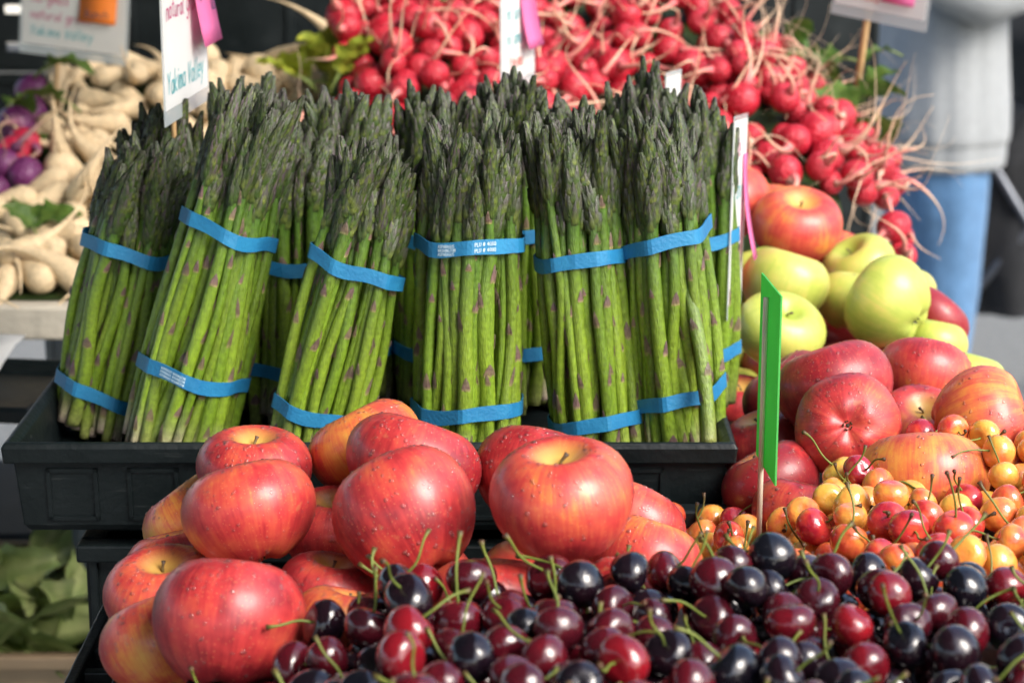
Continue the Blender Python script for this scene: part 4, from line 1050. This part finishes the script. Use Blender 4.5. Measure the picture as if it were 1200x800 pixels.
# ------------------------------------------------------------------ person beyond the stall
def loft(rings, n=28, fold=0.0, seed=0, sq=.0):
    """rings: (cx, cy, z, rx, ry)"""
    k = MB(); vs=[]
    for (cx,cy,z,rx,ry) in rings:
        for j in range(n):
            a = 2*math.pi*j/n; f = 1 + fold*(mnoise.noise(Vector((math.cos(a)*2.6+seed, math.sin(a)*2.6, z*2.0)))+.6*mnoise.noise(Vector((math.cos(a)*6+seed, math.sin(a)*6, z*(4.0+math.sin(a)*2)))))
            vs.append((cx+rx*f*math.cos(a), cy+ry*f*math.sin(a), z))
    m = len(rings)
    k.add(vs, [(i*n+j,i*n+(j+1)%n,(i+1)*n+(j+1)%n,(i+1)*n+j) for i in range(m-1) for j in range(n)] + [tuple(range(n))[::-1], tuple((m-1)*n+j for j in range(n))])
    return k
def interp(keys, m):
    out = []; zs = [q[2] for q in keys]
    for i in range(m):
        t = i/(m-1)*(len(keys)-1); a = min(int(t), len(keys)-2); f = t-a; out.append(tuple(x+(y-x)*f for x,y in zip(keys[a], keys[a+1])))
    return out
def fabric(name, base, var, scale, bump=.004):
    m, nt, b = newmat(name, base, .9, .2); g = G(nt); tc = g.n('TexCoord').outputs['Object']
    n = g.noise(tc, scale, 6, rough=.7); nt.links.new(g.mix(g.rng(n,.3,.7,0,1), tuple(v*(1-var) for v in base), tuple(min(1,v*(1+var)) for v in base)), b.inputs['Base Color'])
    nt.links.new(g.bump(g.noise(tc, 300, 3), bump*.3), b.inputs['Normal']); b.inputs['Sheen Weight'].default_value = .2; return m
M['hoodie'] = fabric('grey_marl', (.27,.285,.29), .10, 60); M['denim'] = fabric('light_denim', (.085,.18,.32), .25, 26); M['skin'] = newmat('skin', (.55,.34,.25), .5)[0]; M['hair'] = newmat('hair', (.06,.035,.02), .6)[0]; M['shoe'] = newmat('shoe', (.6,.6,.6), .6)[0]
def person():
    base = P(1104,100,5.0); px_, py_ = base.x, base.y; r = empty('person', (px_, py_, 0))
    # body (skin modifier): pelvis root, neck, head, arms bent so the hands meet in front of the chest; faces +x
    v = [(0,0,.95),(0,0,1.15),(0,0,1.38),(.0,0,1.50),(.02,0,1.58),(.035,0,1.70)]; rad = [(.12,.15),(.11,.14),(.12,.17),(.055,.055),(.07,.065),(.08,.075)]
    e = [(0,1),(1,2),(2,3),(3,4),(4,5)]
    for s in (-1,1):
        b = len(v); v += [(0,s*.10,.92),(.01,s*.10,.50),(-.01,s*.10,.09),(.10,s*.105,.04)]; rad += [(.095,.095),(.062,.062),(.04,.04),(.035,.045)]; e += [(0,b),(b,b+1),(b+1,b+2),(b+2,b+3)]
        b = len(v); v += [(0,s*.19,1.42),(-.03,s*.24,1.17),(.20,s*.13,1.20),(.27,s*.07,1.23)]; rad += [(.055,.055),(.045,.045),(.033,.033),(.036,.022)]; e += [(2,b),(b,b+1),(b+1,b+2),(b+2,b+3)]
        hb = b+3; hx, hy, hz = v[hb]
        for q in range(4):
            c = len(v); o = (q-1.5)*.019
            v += [(hx+.045,hy-s*.005,hz+o),(hx+.075,hy-s*.02,hz+o),(hx+.08,hy-s*.045,hz+o-.004)]; rad += [(.009,.009),(.0085,.0085),(.007,.007)]; e += [(hb,c),(c,c+1),(c+1,c+2)]
        c = len(v); v += [(hx+.015,hy-s*.02,hz+.035),(hx+.035,hy-s*.04,hz+.05)]; rad += [(.011,.011),(.009,.009)]; e += [(hb,c),(c,c+1)]
    me = bpy.data.meshes.new('body'); me.from_pydata(v, e, []); me.materials.append(M['skin']); o = link('body', me, r)
    md = o.modifiers.new('k','SKIN'); sub = o.modifiers.new('s','SUBSURF'); sub.levels = 1; sub.render_levels = 2; md.use_smooth_shade = True
    for i, q in enumerate(me.skin_vertices[0].data): q.radius = rad[i]; q.use_root = (i == 0)
    # face
    k = MB()
    for (a,b,c,s) in ((.125,-.032,1.665,.012),(.125,.032,1.665,.012)): k.tube([(a-.02,b,c),(a-.004,b,c)], [s,.4*s], 8)
    k.obj('eyes', M['hair'], r, True)
    k = MB(); k.tube([(.11,0,1.67),(.135,0,1.645),(.15,0,1.625),(.125,0,1.615)], [.008,.011,.013,.008], 8); k.obj('nose', M['skin'], r, True)
    k = MB(); k.tube([(.115,-.022,1.585),(.127,0,1.583),(.115,.022,1.585)], .006, 6); k.obj('mouth', newmat('lips',(.4,.12,.11),.5)[0], r, True)
    for s in (-1,1): k = MB(); k.tube([(.02,s*.078,1.62),(.012,s*.09,1.65),(.02,s*.083,1.675)], [.010,.015,.010], 8); k.obj('ear', M['skin'], r, True)
    k = loft(interp([(-.035,0,1.46,.05,.085),(-.05,0,1.58,.085,.105),(-.025,0,1.68,.105,.105),(.0,0,1.765,.10,.092),(.02,0,1.805,.05,.05)],16), 20, .06, 2); k.obj('hair', M['hair'], r, True)
    # hoodie: torso with hem, sleeves
    tor = interp([(-.0,0,.765,.140,.205),(.0,0,.775,.150,.217),(.0,0,.825,.152,.218),(.0,0,.835,.158,.224),(.0,0,.90,.156,.218),(.0,0,1.0,.148,.20),(0,0,1.15,.138,.19),(0,0,1.32,.135,.205),(0,0,1.43,.115,.19),(0,0,1.49,.075,.10),(0,0,1.53,.065,.075)],44)
    hd = loft(tor, 90, .06, 4).obj('hoodie', M['hoodie'], r, True)
    for s in (-1,1):
        k = MB(); k.tube([(0,s*.16,1.43),(-.02,s*.22,1.32),(-.035,s*.25,1.17),(.03,s*.24,1.155),(.12,s*.18,1.175),(.22,s*.115,1.21)], [.085,.078,.066,.062,.055,.045], 14); k.obj('sleeve', M['hoodie'], hd, True)
    k = MB(); k.tube([(-.06,-.11,1.47),(-.12,-.05,1.50),(-.13,.05,1.50),(-.06,.11,1.47)], [.04,.06,.06,.04], 10); k.obj('hood', M['hoodie'], hd, True)
    for s, dx in ((-1,.0),(1,-.02)):
        lg = interp([(.02,s*.10,.08,.062,.062),(dx,s*.10,.14,.060,.06),(dx,s*.10,.32,.070,.07),(dx+.01,s*.10,.47,.076,.074),(dx+.01,s*.10,.55,.079,.077),(dx,s*.105,.70,.094,.095),(dx,s*.10,.84,.098,.100),(dx*.5,s*.06,.95,.10,.10)],46)
        loft(lg, 40, .07, 7+s).obj('trouser_leg', M['denim'], r, True)
        k = loft(interp([(.055,s*.10,.0,.14,.05),(.055,s*.10,.03,.145,.052),(.04,s*.10,.075,.115,.045),(.0,s*.10,.105,.06,.042)],10), 20); k.obj('shoe', M['shoe'], r, True)
    tag(r, 'person in a loose grey hoodie and light blue jeans standing behind the stall', 'person')
person()

# ------------------------------------------------------------------ black pushchair with a bag, beyond the person
def stroller():
    M['blackcloth'] = fabric('black_cloth', (.012,.013,.015), .4, 12); M['frame'] = newmat('dark_tube', (.13,.14,.16), .35, .5, Metallic=.7)[0]
    o = P(1188,250,5.5); r = empty('pushchair', (o.x, o.y, 0))
    T = lambda pts, rad, nm, m: (lambda k: (k.tube(pts, rad, 8), k.obj(nm, m, r, True))[1])(MB())
    for s in (-1,1):
        y = s*.22
        T([(-.36,y,.13),(.02,y,.60),(.30,y,.98),(.20,y,1.04)], .011, 'frame_tube', M['frame'])
        T([(.30,y,.13),(.02,y,.52),(-.20,y,.86)], .011, 'frame_tube', M['frame'])
        T([(-.17,y,.86),(-.16,y,.13)], .009, 'frame_tube', M['frame'])
        for x in (-.36,.30):
            k = MB(); n = 20; k.tube([(x+.075*math.cos(2*math.pi*i/n), y*1.04, .092+.075*math.sin(2*math.pi*i/n)) for i in range(n+1)], .016, 8, cap=False); wh = k.obj('wheel', M['black'], r, True)
            k = MB(); k.tube([(x,y*1.04-.012,.092),(x,y*1.04+.012,.092)], [.03,.03], 10)
            for a in range(5): k.tube([(x,y*1.04,.092),(x+.065*math.cos(a*1.2566),y*1.04,.092+.065*math.sin(a*1.2566))], .006, 5)
            k.obj('hub', M['frame'], wh)
            T([(x,y,.13),(x,y*1.02,.092)], .008, 'axle', M['frame'])
    T([(.20,-.22,1.04),(.20,.22,1.04)], .014, 'handle', M['blackcloth'])
    k = MB(); k.hexa([(-.22,-.20,.42),(.16,-.20,.36),(.16,.20,.36),(-.22,.20,.42)],[(-.24,-.21,.50),(.17,-.21,.47),(.17,.21,.47),(-.24,.21,.50)]); k.obj('seat', M['blackcloth'], r, bevel=.03)
    loft([(.16+q*.03,0,.40+q*.09,.05+.012*math.sin(q*2),.20) for q in range(7)], 24, .2, 3).obj('backrest', M['blackcloth'], r, True)
    loft(interp([(-.02,-.02,.335,.16,.20),(-.04,-.02,.45,.19,.23),(-.02,0,.62,.15,.22),(.0,0,.74,.17,.23),(.04,0,.84,.12,.18),(.05,0,.90,.05,.10)],26), 34, .28, 5).obj('bag', M['blackcloth'], r, True)
    loft(interp([(.10,0,.86,.16,.23),(.06,0,1.00,.17,.23),(.08,0,1.10,.12,.19),(.1,0,1.15,.05,.1)],14), 28, .22, 9).obj('hood', M['blackcloth'], r, True)
    tag(r, 'black pushchair piled with dark bags beside the person', 'pushchair')
stroller()
